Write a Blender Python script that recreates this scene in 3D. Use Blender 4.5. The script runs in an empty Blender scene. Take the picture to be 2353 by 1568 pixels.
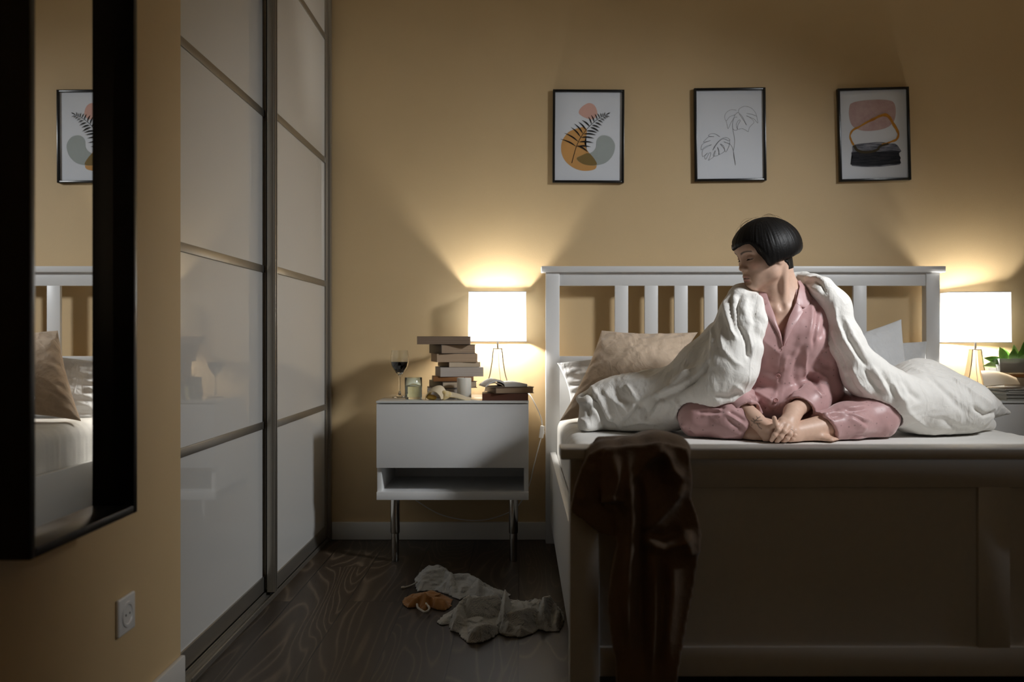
import bpy, bmesh, math, random
import numpy as np
from mathutils import Vector, Matrix, Euler

C = bpy.context.scene
COL = C.collection
PI = math.pi

# ---------------------------------------------------------------- camera
FOC = 2056.0                                   # focal length in pixels of the 2353 px wide frame
CAM = Vector((0.0, -3.96, 0.889))
cam_d = bpy.data.cameras.new('camera')
cam = bpy.data.objects.new('camera', cam_d); COL.objects.link(cam)
cam.location = CAM; cam.rotation_euler = (PI / 2, 0, 0)
cam_d.sensor_width = 36.0; cam_d.lens = FOC / 2353 * 36
cam_d.shift_x = -19.5 / 2353; cam_d.shift_y = -6 / 2353
cam_d.clip_start = 0.05
cam_d.dof.use_dof = True; cam_d.dof.focus_distance = 3.0; cam_d.dof.aperture_fstop = 3.2
C.camera = cam

# ---------------------------------------------------------------- world, exposure, unseen key and fill lights
w = bpy.data.worlds.new('night'); C.world = w; w.use_nodes = True
w.node_tree.nodes['Background'].inputs[0].default_value = (0.10, 0.13, 0.2, 1)
w.node_tree.nodes['Background'].inputs[1].default_value = 0.05
C.view_settings.view_transform = 'Standard'; C.view_settings.look = 'None'
C.view_settings.exposure = 0.0; C.view_settings.gamma = 1.0
C.view_settings.use_curve_mapping = False
C.cycles.max_bounces = 10; C.cycles.diffuse_bounces = 5; C.cycles.glossy_bounces = 5
C.cycles.transmission_bounces = 8; C.cycles.transparent_max_bounces = 8
C.cycles.caustics_refractive = False; C.cycles.caustics_reflective = False
C.cycles.sample_clamp_indirect = 4.0
BULB_POWER = 25.0                              # watts of each lamp bulb
FILL_POWER = 0.75
KEY_POWER = 11.0
al = bpy.data.lights.new('key_softbox', 'AREA'); al.shape = 'DISK'
al.size = 0.46; al.energy = KEY_POWER; al.color = (0.95, 0.975, 1.0); al.spread = math.radians(68)
alo = bpy.data.objects.new('key_softbox', al); COL.objects.link(alo)
alo.location = (2.50, -2.13, 2.32)              # unseen gridded softbox as key light, aimed at the bed
alo.rotation_euler = (Vector((0.70, -0.84, 0.95)) - alo.location).to_track_quat('-Z', 'Y').to_euler()

hl = bpy.data.lights.new('fill_light', 'AREA'); hl.shape = 'RECTANGLE'; hl.size = 0.9; hl.size_y = 1.6
hl.energy = FILL_POWER; hl.color = (1.0, 0.80, 0.55)   # faint warm fill added behind the camera to lift the dark footboard
hlo = bpy.data.objects.new('fill_light', hl); COL.objects.link(hlo)
hlo.location = (1.3, -4.95, 1.2); hlo.rotation_euler = Vector((-0.25, 1, -0.1)).to_track_quat('-Z', 'Y').to_euler()

# ---------------------------------------------------------------- helpers
def P(px, py, y):
    """a point of the place at depth y seen at photo pixel px, py"""
    s = FOC / (y - CAM.y)
    return Vector(((px - 1196) / s, y, CAM.z - (py - 778) / s))

def Pz(px, py, z):
    """the same on a horizontal plane at height z"""
    s = (py - 778) / (CAM.z - z)
    return Vector(((px - 1196) / s, CAM.y + FOC / s, z))

class MB:
    def __init__(s): s.v = []; s.f = []; s.m = []; s.mi = 0
    def add(s, vs, fs):
        n = len(s.v); s.v += [tuple(v) for v in vs]
        s.f += [tuple(i + n for i in f) for f in fs]; s.m += [s.mi] * len(fs); return s
    def bm(s, b):
        b.verts.index_update()
        s.add([v.co.copy() for v in b.verts], [[v.index for v in f.verts] for f in b.faces]); b.free(); return s
    def box(s, x0, x1, y0, y1, z0, z1, bev=0.0, seg=2, mat=None):
        b = bmesh.new(); bmesh.ops.create_cube(b, size=1)
        for v in b.verts:
            v.co = Vector(((x0 + x1) / 2 + v.co.x * (x1 - x0), (y0 + y1) / 2 + v.co.y * (y1 - y0), (z0 + z1) / 2 + v.co.z * (z1 - z0)))
        if bev > 0:
            bmesh.ops.bevel(b, geom=list(b.edges), offset=bev, segments=seg, affect='EDGES', profile=0.5)
        if mat is not None: bmesh.ops.transform(b, matrix=mat, verts=list(b.verts))
        return s.bm(b)
    def tube(s, pts, r, n=10, cap=True, flat=None):
        """swept round (or, with flat, elliptical) section along pts; r a number or a list"""
        pts = [Vector(p) for p in pts]; k = len(pts)
        rs = r if isinstance(r, (list, tuple)) else [r] * k
        vs = []; fs = []
        t = (pts[1] - pts[0]).normalized()
        up = Vector((0, 0, 1)) if abs(t.z) < 0.9 else Vector((1, 0, 0))
        u = t.cross(up).normalized()
        for i, p in enumerate(pts):
            t = (pts[min(i + 1, k - 1)] - pts[max(i - 1, 0)]).normalized()
            u = (u - t * u.dot(t)).normalized(); w_ = t.cross(u)
            for j in range(n):
                a = 2 * PI * j / n
                e = flat if flat else 1.0
                vs.append(p + (u * math.cos(a) + w_ * math.sin(a) * e) * rs[i])
        for i in range(k - 1):
            for j in range(n):
                a = i * n + j; b = i * n + (j + 1) % n
                fs.append((a, b, b + n, a + n))
        if cap:
            fs.append(tuple(range(n - 1, -1, -1))); fs.append(tuple(range((k - 1) * n, k * n)))
        return s.add(vs, fs)
    def lathe(s, prof, c=(0, 0, 0), n=40):
        vs = []; fs = []; k = len(prof)
        for (r, z) in prof:
            for j in range(n):
                a = 2 * PI * j / n
                vs.append((c[0] + r * math.cos(a), c[1] + r * math.sin(a), c[2] + z))
        for i in range(k - 1):
            for j in range(n):
                a = i * n + j; b = i * n + (j + 1) % n
                fs.append((a, b, b + n, a + n))
        return s.add(vs, fs)
    def grid(s, fn, nu, nv, closed_u=False):
        vs = [fn(i / (nu if closed_u else nu - 1), j / (nv - 1)) for i in range(nu) for j in range(nv)]
        fs = []
        for i in range(nu if closed_u else nu - 1):
            for j in range(nv - 1):
                a = i * nv + j; b = ((i + 1) % nu) * nv + j
                fs.append((a, b, b + 1, a + 1))
        return s.add(vs, fs)
    def prism(s, poly, y0, y1):
        """polygon of (x, z) pushed from y0 to y1"""
        n = len(poly)
        vs = [(x, y0, z) for x, z in poly] + [(x, y1, z) for x, z in poly]
        fs = [tuple(range(n)), tuple(range(2 * n - 1, n - 1, -1))]
        fs += [(i, i + n, (i + 1) % n + n, (i + 1) % n) for i in range(n)]
        return s.add(vs, fs)
    def build(s, name, mat, parent=None, smooth=True, off=None, angle=35):
        """one mesh object; off = the world point that becomes its origin (parts use their thing's)"""
        o_ = Vector(off) if off is not None else Vector((0, 0, 0))
        me = bpy.data.meshes.new(name)
        me.from_pydata([(v[0] - o_.x, v[1] - o_.y, v[2] - o_.z) for v in s.v], [], s.f)
        for m in (mat if isinstance(mat, (list, tuple)) else [mat]): me.materials.append(m)
        if any(s.m): me.polygons.foreach_set('material_index', s.m)
        b = bmesh.new(); b.from_mesh(me); bmesh.ops.recalc_face_normals(b, faces=list(b.faces)); b.to_mesh(me); b.free()
        if smooth:
            me.polygons.foreach_set('use_smooth', [True] * len(me.polygons))
            if angle: me.set_sharp_from_angle(angle=math.radians(angle))
        me.update()
        ob = bpy.data.objects.new(name, me); COL.objects.link(ob)
        if parent is not None: ob.parent = parent
        elif off is not None: ob.location = o_
        return ob

def tag(o, label=None, cat=None, group=None, kind=None):
    if label: o['label'] = label
    if cat: o['category'] = cat
    if group: o['group'] = group
    if kind: o['kind'] = kind
    return o

def empty(name, loc, label, cat, group=None, rot=(0, 0, 0)):
    o = bpy.data.objects.new(name, None); COL.objects.link(o)
    o.location = loc; o.rotation_euler = rot; o.empty_display_size = 0.1
    return tag(o, label, cat, group)

# ---------------------------------------------------------------- materials
def mat(name, col, rough=0.5, metal=0.0, **kw):
    m = bpy.data.materials.new(name); m.use_nodes = True
    b = m.node_tree.nodes['Principled BSDF']
    b.inputs['Base Color'].default_value = (*col, 1); b.inputs['Roughness'].default_value = rough
    b.inputs['Metallic'].default_value = metal
    for k, v in kw.items():
        b.inputs[k.replace('_', ' ')].default_value = v
    return m

def nd(m, t, **kw):
    n = m.node_tree.nodes.new(t)
    for k, v in kw.items():
        if k in n.inputs.keys(): n.inputs[k].default_value = v
        else: setattr(n, k, v)
    return n
def ln(m, a, b): m.node_tree.links.new(a, b)
def bs(m): return m.node_tree.nodes['Principled BSDF']
def objco(m, scale=(1, 1, 1), rot=(0, 0, 0), coord='Object'):
    tc = nd(m, 'ShaderNodeTexCoord'); mp = nd(m, 'ShaderNodeMapping')
    mp.inputs['Scale'].default_value = scale; mp.inputs['Rotation'].default_value = rot
    ln(m, tc.outputs[coord], mp.inputs['Vector']); return mp.outputs[0]
def add_bump(m, height, strength=0.3, dist=0.002):
    b = nd(m, 'ShaderNodeBump'); b.inputs['Strength'].default_value = strength; b.inputs['Distance'].default_value = dist
    ln(m, height, b.inputs['Height']); ln(m, b.outputs[0], bs(m).inputs['Normal']); return b
def noise(m, vec, scale, detail=3, rough=0.5, dist=0.0):
    n = nd(m, 'ShaderNodeTexNoise'); n.inputs['Scale'].default_value = scale; n.inputs['Detail'].default_value = detail
    n.inputs['Roughness'].default_value = rough; n.inputs['Distortion'].default_value = dist
    ln(m, vec, n.inputs['Vector']); return n.outputs['Fac']
def ramp(m, fac, stops):
    r = nd(m, 'ShaderNodeValToRGB'); e = r.color_ramp.elements
    while len(e) < len(stops): e.new(0.5)
    for i, (p, c) in enumerate(stops):
        e[i].position = p; e[i].color = (*c, 1) if len(c) == 3 else c
    ln(m, fac, r.inputs[0]); return r.outputs[0]
def math_(m, op, a, b=None, c=None):
    n = nd(m, 'ShaderNodeMath', operation=op)
    for i, x in enumerate((a, b, c)):
        if x is None: continue
        if isinstance(x, (int, float)): n.inputs[i].default_value = x
        else: ln(m, x, n.inputs[i])
    return n.outputs[0]
def mixc(m, fac, a, b, typ='MIX'):
    n = nd(m, 'ShaderNodeMix', data_type='RGBA', blend_type=typ)
    for i, x in ((0, fac), (6, a), (7, b)):
        if isinstance(x, (int, float)): n.inputs[i].default_value = x
        elif isinstance(x, tuple): n.inputs[i].default_value = (*x, 1)
        else: ln(m, x, n.inputs[i])
    return n.outputs[2]

def cloth_mat(name, col, rough=0.85, scale=900, bump=0.25, sheen=0.25, var=0.06, crease=0.0):
    m = mat(name, col, rough, Sheen_Weight=sheen)
    v = objco(m)
    f = noise(m, v, 14, 4, 0.6)
    c0 = tuple(x * (1 - var) for x in col); c1 = tuple(min(1, x * (1 + var)) for x in col)
    ln(m, ramp(m, f, [(0.3, c0), (0.7, c1)]), bs(m).inputs['Base Color'])
    h = math_(m, 'ADD', noise(m, v, scale, 2), math_(m, 'MULTIPLY', noise(m, v, 60, 4, 0.6, 0.6), 3.0))
    if crease:                                  # sharp soft-sided creases of pressed cotton
        c1_ = math_(m, 'ABSOLUTE', math_(m, 'SUBTRACT', noise(m, objco(m, (1, 1, 0.55)), 7, 3, 0.5, 1.1), 0.5))
        c2_ = math_(m, 'ABSOLUTE', math_(m, 'SUBTRACT', noise(m, objco(m, (1, 1, 0.6), (0.4, 0.3, 0.8)), 15, 3, 0.5, 0.8), 0.5))
        h = math_(m, 'ADD', h, math_(m, 'ADD', math_(m, 'MULTIPLY', math_(m, 'MINIMUM', c1_, 0.11), -80.0 * crease), math_(m, 'MULTIPLY', math_(m, 'MINIMUM', c2_, 0.12), -34.0 * crease)))
    add_bump(m, h, bump, 0.0012)
    return m

M = {}
wl = M['wall'] = mat('wall_paint', (0.60, 0.445, 0.25), 0.6)
v = objco(wl); ln(wl, ramp(wl, noise(wl, v, 3.0, 4), [(0.3, (0.59, 0.43, 0.232)), (0.7, (0.62, 0.455, 0.25))]), bs(wl).inputs['Base Color'])
add_bump(wl, noise(wl, v, 260, 3, 0.6), 0.22, 0.0015)
M['ceiling'] = mat('ceiling_paint', (0.72, 0.66, 0.55), 0.8)
M['white'] = mat('white_lacquer', (0.72, 0.72, 0.715), 0.38)
v = objco(M['white'], (1, 1, 1)); add_bump(M['white'], noise(M['white'], v, 180, 2), 0.06, 0.001)
M['skirt'] = mat('skirting_white', (0.68, 0.66, 0.62), 0.45)
M['black'] = mat('black_lacquer', (0.006, 0.0055, 0.005), 0.28)
M['pframe'] = mat('black_picture_frame', (0.008, 0.008, 0.008), 0.25)
M['mirror'] = mat('mirror_glass', (0.93, 0.93, 0.92), 0.0, 1.0)
M['alu'] = mat('brushed_aluminium', (0.38, 0.355, 0.31), 0.36, 0.85)
M['aludark'] = mat('dark_aluminium', (0.16, 0.15, 0.13), 0.4, 0.7)
M['chrome'] = mat('chrome', (0.62, 0.6, 0.57), 0.16, 1.0)
M['nickel'] = mat('brushed_nickel', (0.55, 0.51, 0.46), 0.28, 1.0)
M['doorglass'] = mat('milky_lacquered_glass', (0.66, 0.655, 0.63), 0.42, 0.0, Coat_Weight=1.0, Coat_Roughness=0.015, Coat_IOR=1.5)
M['plastic'] = mat('white_plastic', (0.75, 0.74, 0.72), 0.35)
M['paper'] = mat('print_paper', (0.72, 0.735, 0.76), 0.7)
M['rubber'] = mat('dark_rubber', (0.02, 0.02, 0.02), 0.6)
gl = M['glass'] = mat('clear_glass', (0.97, 0.985, 0.98), 0.0, 0.0, Transmission_Weight=1.0, IOR=1.45)

# floor planks 19.2 cm wide running towards the headboard wall
fm = M['floor'] = mat('dark_oak_planks', (0.02, 0.014, 0.009), 0.42)
v = objco(fm, (1, 1, 1), (0, 0, PI / 2))
br = nd(fm, 'ShaderNodeTexBrick', offset=0.37, offset_frequency=2)
br.inputs['Scale'].default_value = 1.0; br.inputs['Brick Width'].default_value = 1.25; br.inputs['Row Height'].default_value = 0.1925
br.inputs['Mortar Size'].default_value = 0.0022; br.inputs['Mortar Smooth'].default_value = 0.2; br.inputs['Bias'].default_value = 0.0
br.inputs['Color1'].default_value = (0.0, 0.0, 0.0, 1); br.inputs['Color2'].default_value = (1, 1, 1, 1); br.inputs['Mortar'].default_value = (0.5, 0.5, 0.5, 1)
mp2 = nd(fm, 'ShaderNodeMapping'); mp2.inputs['Location'].default_value = (0.31, 0.006, 0); ln(fm, v, mp2.inputs['Vector'])
ln(fm, mp2.outputs[0], br.inputs['Vector'])
sep = nd(fm, 'ShaderNodeSeparateXYZ'); ln(fm, mp2.outputs[0], sep.inputs[0])
rnd = math_(fm, 'MULTIPLY', br.outputs['Color'], 7.3)
cmb = nd(fm, 'ShaderNodeCombineXYZ')
ln(fm, math_(fm, 'MULTIPLY', sep.outputs[0], 0.16), cmb.inputs[0]); ln(fm, sep.outputs[1], cmb.inputs[1]); ln(fm, rnd, cmb.inputs[2])
g1 = noise(fm, cmb.outputs[0], 5.5, 1.5, 0.4, 0.25)
rings = math_(fm, 'FRACT', math_(fm, 'MULTIPLY', g1, 20.0))
rings = math_(fm, 'POWER', math_(fm, 'ABSOLUTE', math_(fm, 'SUBTRACT', rings, 0.5)), 2.2)
fine = noise(fm, objco(fm, (400, 12, 1)), 1.0, 3)
grain = math_(fm, 'ADD', math_(fm, 'MULTIPLY', rings, 2.8), math_(fm, 'MULTIPLY', fine, 0.35))
colr = ramp(fm, grain, [(0.0, (0.028, 0.019, 0.012)), (0.45, (0.040, 0.028, 0.018)), (1.0, (0.14, 0.105, 0.072))])
tone = mixc(fm, 1.0, colr, ramp(fm, br.outputs['Color'], [(0, (0.75, 0.75, 0.75)), (1, (1.15, 1.12, 1.08))]), 'MULTIPLY')
tone = mixc(fm, br.outputs['Fac'], tone, (0.008, 0.006, 0.004))
ln(fm, tone, bs(fm).inputs['Base Color'])
add_bump(fm, math_(fm, 'SUBTRACT', math_(fm, 'MULTIPLY', grain, -0.15), math_(fm, 'MULTIPLY', br.outputs['Fac'], 1.2)), 0.35, 0.002)

# lamp shade: thin white fabric that lets the bulb's light through
sm = M['shade'] = bpy.data.materials.new('lamp_shade_fabric'); sm.use_nodes = True
nt = sm.node_tree; nt.nodes.remove(nt.nodes['Principled BSDF'])
df = nd(sm, 'ShaderNodeBsdfDiffuse'); df.inputs[0].default_value = (0.85, 0.85, 0.83, 1)
tr = nd(sm, 'ShaderNodeBsdfTranslucent'); tr.inputs[0].default_value = (0.49, 0.535, 0.59, 1)
mx = nd(sm, 'ShaderNodeMixShader'); mx.inputs[0].default_value = 0.45
ln(sm, df.outputs[0], mx.inputs[1]); ln(sm, tr.outputs[0], mx.inputs[2]); ln(sm, mx.outputs[0], nt.nodes['Material Output'].inputs[0])
bm_ = M['bulb'] = bpy.data.materials.new('lit_bulb'); bm_.use_nodes = True
b = bs(bm_); b.inputs['Base Color'].default_value = (1, 1, 1, 1)
b.inputs['Emission Color'].default_value = (1.0, 0.965, 0.90, 1)
BULB_R = 0.026
b.inputs['Emission Strength'].default_value = BULB_POWER / (PI * 4 * PI * BULB_R ** 2)
# ================================================================ the room
XL, XR, YB, YF, ZC = -0.872, 2.95, 0.0, -5.4, 2.72
WALL_END = -1.665                              # the left wall stops here and the wardrobe niche begins
def struct(name, mb, m, off=(0, 0, 0), **kw):
    o = mb.build(name, m, None, off=off, **kw); o['kind'] = 'structure'; return o
struct('floor', MB().box(-1.6, XR + 0.1, YF - 0.1, 0.1, -0.1, 0.0), M['floor'])
struct('ceiling', MB().box(-1.6, XR + 0.1, YF - 0.1, 0.1, ZC, ZC + 0.1), M['ceiling'])
struct('wall_back', MB().box(-1.6, XR + 0.1, 0.0, 0.1, 0.0, ZC), M['wall'])
struct('wall_left', MB().box(XL - 0.12, XL, YF, -1.86, 0.0, ZC).box(XL - 0.0016, XL, -1.86, WALL_END, 0.0, ZC), M['wall'])
struct('wall_niche', MB().box(-1.6, -1.5, -1.86, 0.0, 0.0, ZC), M['wall'])
struct('wall_front', MB().box(-1.6, XR + 0.1, YF - 0.1, YF, 0.0, ZC), M['wall'])
struct('wall_right', MB().box(XR, XR + 0.1, YF, 0, 0, ZC), M['wall'])

def skirt(name, x0, x1, y0, y1):
    return struct(name, MB().box(x0, x1, y0, y1, 0.0, 0.078, 0.004), M['skirt'])
skirt('baseboard_back', -0.833, XR, -0.016, 0.0)
skirt('baseboard_left', XL, XL + 0.014, YF, WALL_END - 0.001)
skirt('baseboard_right', XR - 0.016, XR, YF, -0.017)

# ================================================================ sliding wardrobe in the niche
wr = empty('sliding_wardrobe', (-1.0, -0.8, 0), 'sliding wardrobe with two milky white glass doors in metal frames left of the bedside cabinet', 'wardrobe')
WO = (-1.0, -0.8, 0)
XD1, XD2 = -0.846, -0.879                      # faces of the far and the near door
m = MB()
m.box(-0.925, -0.842, WALL_END + 0.002, -0.001, 0.0, 0.006)
for x in (-0.844, -0.876, -0.910): m.box(x - 0.0025, x + 0.0025, WALL_END + 0.002, -0.001, 0.006, 0.016, 0.0008)
m.build('floor_track', M['alu'], wr, off=WO)
m = MB(); m.box(-0.925, -0.836, WALL_END + 0.002, -0.001, ZC - 0.06, ZC); m.build('ceiling_track', M['alu'], wr, off=WO)
m = MB(); m.box(-0.925, -0.834, -0.030, -0.001, 0.0, ZC - 0.06, 0.002); m.build('side_jamb', M['alu'], wr, off=WO)
m = MB(); m.box(-1.49, -1.48, -1.84, -0.001, 0.0, ZC - 0.06); m.build('back_panel', M['white'], wr, off=WO)
def sliding_door(xf, y0, y1):
    """xf: face towards the room; y0 nearer the camera"""
    f = MB(); zt = ZC - 0.062; zb = 0.017
    f.box(xf - 0.024, xf, y0, y0 + 0.038, zb, zt, 0.003); f.box(xf - 0.024, xf, y1 - 0.030, y1, zb, zt, 0.003)
    f.box(xf - 0.003, xf + 0.005, y0 + 0.002, y0 + 0.010, zb, zt, 0.002)          # grip lip
    f.box(xf - 0.003, xf + 0.005, y0 + 0.024, y0 + 0.030, zb, zt, 0.002)
    f.box(xf - 0.022, xf - 0.002, y0 + 0.038, y1 - 0.030, zb, zb + 0.052, 0.002)
    f.box(xf - 0.022, xf - 0.002, y0 + 0.038, y1 - 0.030, zt - 0.045, zt, 0.002)
    d = f.build('sliding_door', M['alu'], wr, off=WO)
    MB().box(xf - 0.014, xf - 0.008, y0 + 0.030, y1 - 0.025, zb + 0.045, zt - 0.040).build('glass_panel', M['doorglass'], d, off=WO, smooth=False)
    for z in (0.590, 1.128, 1.665, 2.203):
        MB().box(xf - 0.016, xf - 0.003, y0 + 0.036, y1 - 0.028, z - 0.0125, z + 0.0125, 0.002).build('crossbar', M['alu'], d, off=WO)
    return d
sliding_door(XD1, -0.892, -0.031)
sliding_door(XD2, -1.708, -0.835)

# ================================================================ mirror on the left wall
MX0, MX1, MY0, MY1, MZ0, MZ1 = XL, -0.752, -2.588, -2.203, 0.548, 1.98
mo = (XL + 0.06, (MY0 + MY1) / 2, MZ0)
mi = empty('wall_mirror', mo, 'tall mirror in a deep black frame hung on the left wall above the socket', 'mirror')
t = 0.016
m = MB()
m.box(MX0, MX1, MY0, MY0 + t, MZ0, MZ1, 0.002).box(MX0, MX1, MY1 - t, MY1, MZ0, MZ1, 0.002)
m.box(MX0, MX1, MY0 + t, MY1 - t, MZ0, MZ0 + t, 0.002).box(MX0, MX1, MY0 + t, MY1 - t, MZ1 - t, MZ1, 0.002)
m.build('frame', M['black'], mi, off=mo)
MB().box(-0.800, -0.793, MY0 + t, MY1 - t, MZ0 + t, MZ1 - t).build('mirror_glass', M['mirror'], mi, off=mo, smooth=False)

# ================================================================ wall socket
c = Vector((XL, -3.96 + 2056 / 1046, 0.283))
so = empty('wall_socket', c, 'white wall socket on the left wall below the mirror', 'socket')
m = MB().box(0, 0.009, -0.041, 0.041, -0.041, 0.041, 0.004, 3)
m.build('cover_plate', M['plastic'], so)
m = MB()
n = 32
for (r0, x0, r1, x1) in ((0.0285, 0.0092, 0.0270, 0.0115), (0.0270, 0.0115, 0.0215, 0.0115), (0.0215, 0.0115, 0.0195, 0.0096), (0.0195, 0.0096, 0.0, 0.0096)):
    vs = []
    for (r, x) in ((r0, x0), (r1, x1)):
        vs += [(x, max(r, 1e-5) * math.cos(2 * PI * j / n), max(r, 1e-5) * math.sin(2 * PI * j / n)) for j in range(n)]
    m.add(vs, [(j, (j + 1) % n, (j + 1) % n + n, j + n) for j in range(n)])
m.build('socket_well', M['plastic'], so)
MB().tube([(0.0094, -0.0095, 0), (0.0100, -0.0095, 0)], 0.0026, 10).tube([(0.0094, 0.0095, 0), (0.0100, 0.0095, 0)], 0.0026, 10).build('pin_hole', M['rubber'], so)

# ================================================================ bed
BX0, BX1 = 0.109, 1.815
bo = (0.962, -1.1, 0)
bed = empty('double_bed', bo, 'white wooden double bed with slatted headboard and panelled footboard', 'bed')
HY = -0.090
hb = MB().box(BX0 + 0.059, BX1 - 0.059, HY + 0.006, HY + 0.028, 1.117, 1.176, 0.002).box(BX0 + 0.059, BX1 - 0.059, HY + 0.006, HY + 0.028, 0.30, 0.812, 0.002).build('headboard', M['white'], bed, off=bo)
for x in (BX0, BX1 - 0.060): MB().box(x, x + 0.060, HY, HY + 0.045, 0.0, 1.175, 0.003).build('post', M['white'], hb, off=bo)
MB().box(0.090, 1.834, HY - 0.014, HY + 0.055, 1.175, 1.201, 0.003).build('cap', M['white'], hb, off=bo)
for k in range(9):
    x = (1413 - 1196) / 531 + k * 0.1292
    MB().box(x, x + 0.058, HY + 0.006, HY + 0.024, 0.812, 1.118, 0.002).build('slat', M['white'], hb, off=bo)
for x in (0.128, BX1 - 0.046): MB().box(x, x + 0.026, -2.085, HY + 0.002, 0.11, 0.397, 0.003).build('side_rail', M['white'], bed, off=bo)
FY = -2.108
fb = MB().box(0.160, BX1 - 0.055, FY + 0.012, FY + 0.026, 0.24, 0.60, 0).box(0.160, BX1 - 0.055, FY + 0.004, FY + 0.032, 0.579, 0.642, 0.002)
fb.box(0.160, BX1 - 0.055, FY + 0.004, FY + 0.032, 0.187, 0.248, 0.002).box(0.950, 1.017, FY + 0.004, FY + 0.032, 0.246, 0.581, 0.002)
fb = fb.build('footboard', M['white'], bed, off=bo)
for x in (0.102, BX1 - 0.055): MB().box(x, x + 0.062, FY, FY + 0.050, 0.0, 0.641, 0.003).build('post', M['white'], fb, off=bo)
MB().box(0.082, 1.842, FY - 0.020, FY + 0.056, 0.640, 0.664, 0.004, 3).build('cap', M['white'], fb, off=bo)

# ================================================================ nightstands
def nightstand(x0, label, y0=-0.433, legs=(0.068, 0.540)):
    o = (x0 + 0.30, y0 + 0.2, 0)
    ns = empty('nightstand', o, label, 'nightstand', 'white bedside cabinets')
    x1 = x0 + 0.60; yb = -0.018
    b = MB(); t_ = 0.018
    b.box(x0, x0 + t_, y0 + 0.019, yb, 0.250, 0.632, 0.001).box(x1 - t_, x1, y0 + 0.019, yb, 0.250, 0.632, 0.001)
    b.box(x0 + t_, x1 - t_, y0 + 0.019, yb, 0.614, 0.632, 0.001)
    b.box(x0 + t_, x1 - t_, yb - 0.008, yb, 0.282, 0.614)
    b.box(x0 + t_, x1 - t_, y0 + 0.05, yb - 0.008, 0.378, 0.392)
    b.box(x0, x1, y0 + 0.003, yb, 0.251, 0.282, 0.001)
    b.build('cabinet_body', M['white'], ns, off=o)
    MB().box(x0, x1, y0, y0 + 0.018, 0.378, 0.629, 0.0015).build('drawer', M['white'], ns, off=o)
    MB().box(x0 - 0.001, x1 + 0.001, y0 - 0.002, yb, 0.6335, 0.642, 0.001).build('glass_top', M['topglass'], ns, off=o)
    for lx in legs:
        l = MB().lathe([(0.0, 0.251), (0.0185, 0.251), (0.0185, 0.118), (0.0165, 0.112), (0.0155, 0.112), (0.0155, 0.004), (0.013, 0.0), (0.0, 0.0)], (x0 + lx, y0 + 0.043, 0), 28)
        l.build('leg', M['chrome'], ns, off=o)
    return ns
M['topglass'] = mat('pale_glass_top', (0.70, 0.71, 0.69), 0.30, 0.0, Coat_Weight=1.0, Coat_Roughness=0.01)
NX0 = -0.568
nightstand(NX0, 'white bedside cabinet carrying the wine glass, the leaning pile of books and the lamp')
nightstand(1.868, 'white bedside cabinet at the right, under the magazines and the green plant')

# ================================================================ table lamps
def lamp(cx, cy, z0, sw, sd, zs0, zs1, label, rot=0.0, band=0.012, wide=0.024, cy_base=None):
    lo = (cx, cy, z0)
    la = empty('table_lamp', lo, label, 'lamp', 'bedside lamps', (0, 0, rot))
    h = zs0 - z0
    hw, hd = sw / 2, sd / 2; H = zs1 - z0
    s = MB()
    pts = [(-hw, -hd), (hw, -hd), (hw, hd), (-hw, hd)]
    for i in range(4):
        (xa, ya), (xb, yb) = pts[i], pts[(i + 1) % 4]
        s.add([(xa, ya, h), (xb, yb, h), (xb * .985, yb * .985, H), (xa * .985, ya * .985, H)], [(0, 1, 2, 3)])
    sh = s.build('shade', M['shade'], la, smooth=False)
    for z, f in ((h, 1.0), (H, .985)):
        q = [Vector((x * f, y * f, z)) for x, y in pts]; r = MB()
        for i in range(4): r.tube([q[i], q[(i + 1) % 4]], 0.0018, 6)
        r.build('rim_wire', M['plastic'], sh)
    sp = MB().tube([(-hw * .985, 0, H - .012), (0, 0, H - .03), (hw * .985, 0, H - .012)], 0.0018, 6)
    sp.build('shade_carrier', M['nickel'], sh)
    # two flat bands bowed outwards from a crossbar, and a straight neck
    top = h - 0.034
    prof = [(0.016, top), (0.0185, top - 0.02), (0.022, top * 0.72), (0.030, top * 0.47), (0.043, top * 0.24), (0.055, top * 0.08), (0.060, 0.003)]
    for sgn in (-1, 1):
        vs = []; fs = []
        for i, (x, z) in enumerate(prof):
            wv = wide * (0.85 + 0.55 * (1 - z / top))
            for dx in (0, 0.0045):
                for yy in (-wv, wv): vs.append((sgn * (x + dx), yy, z))
        for i in range(len(prof) - 1):
            a = i * 4; b_ = a + 4
            fs += [(a, a + 1, b_ + 1, b_), (a + 2, b_ + 2, b_ + 3, a + 3), (a, b_, b_ + 2, a + 2), (a + 1, a + 3, b_ + 3, b_ + 1)]
        fs += [(0, 2, 3, 1), (len(vs) - 4, len(vs) - 3, len(vs) - 1, len(vs) - 2)]
        MB().add(vs, fs).build('leg', M['nickel'], la)
    MB().box(-0.0205, 0.0205, -wide * .86, wide * .86, top, top + 0.005, 0.001).build('crossbar', M['nickel'], la)
    MB().tube([(0, 0, top), (0, 0, h + 0.02)], 0.0048, 12).tube([(0, 0, h + 0.006), (0, 0, h + 0.042)], 0.013, 16).build('neck', M['nickel'], la)
    b_ = bmesh.new(); bmesh.ops.create_icosphere(b_, subdivisions=2, radius=BULB_R)
    for v_ in b_.verts: v_.co.z += h + 0.066
    MB().bm(b_).build('bulb', M['bulb'], la)
    MB().tube([(0.003, 0.0, top), (0.006, 0.004, top * .6), (0.016, 0.01, top * .2), (0.02, 0.03, 0.004)], 0.0014, 6).build('inner_cord', M['plastic'], la)
    return la
LY = -0.069
l1 = P(1143.5, 785, LY); l1t = P(1143.5, 672, LY)
lamp1 = lamp(l1.x, LY, 0.642, 0.249, 0.118, l1.z, l1t.z, 'lit table lamp with white shade behind the pile of books on the left cabinet', 0.0, wide=0.016)
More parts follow.
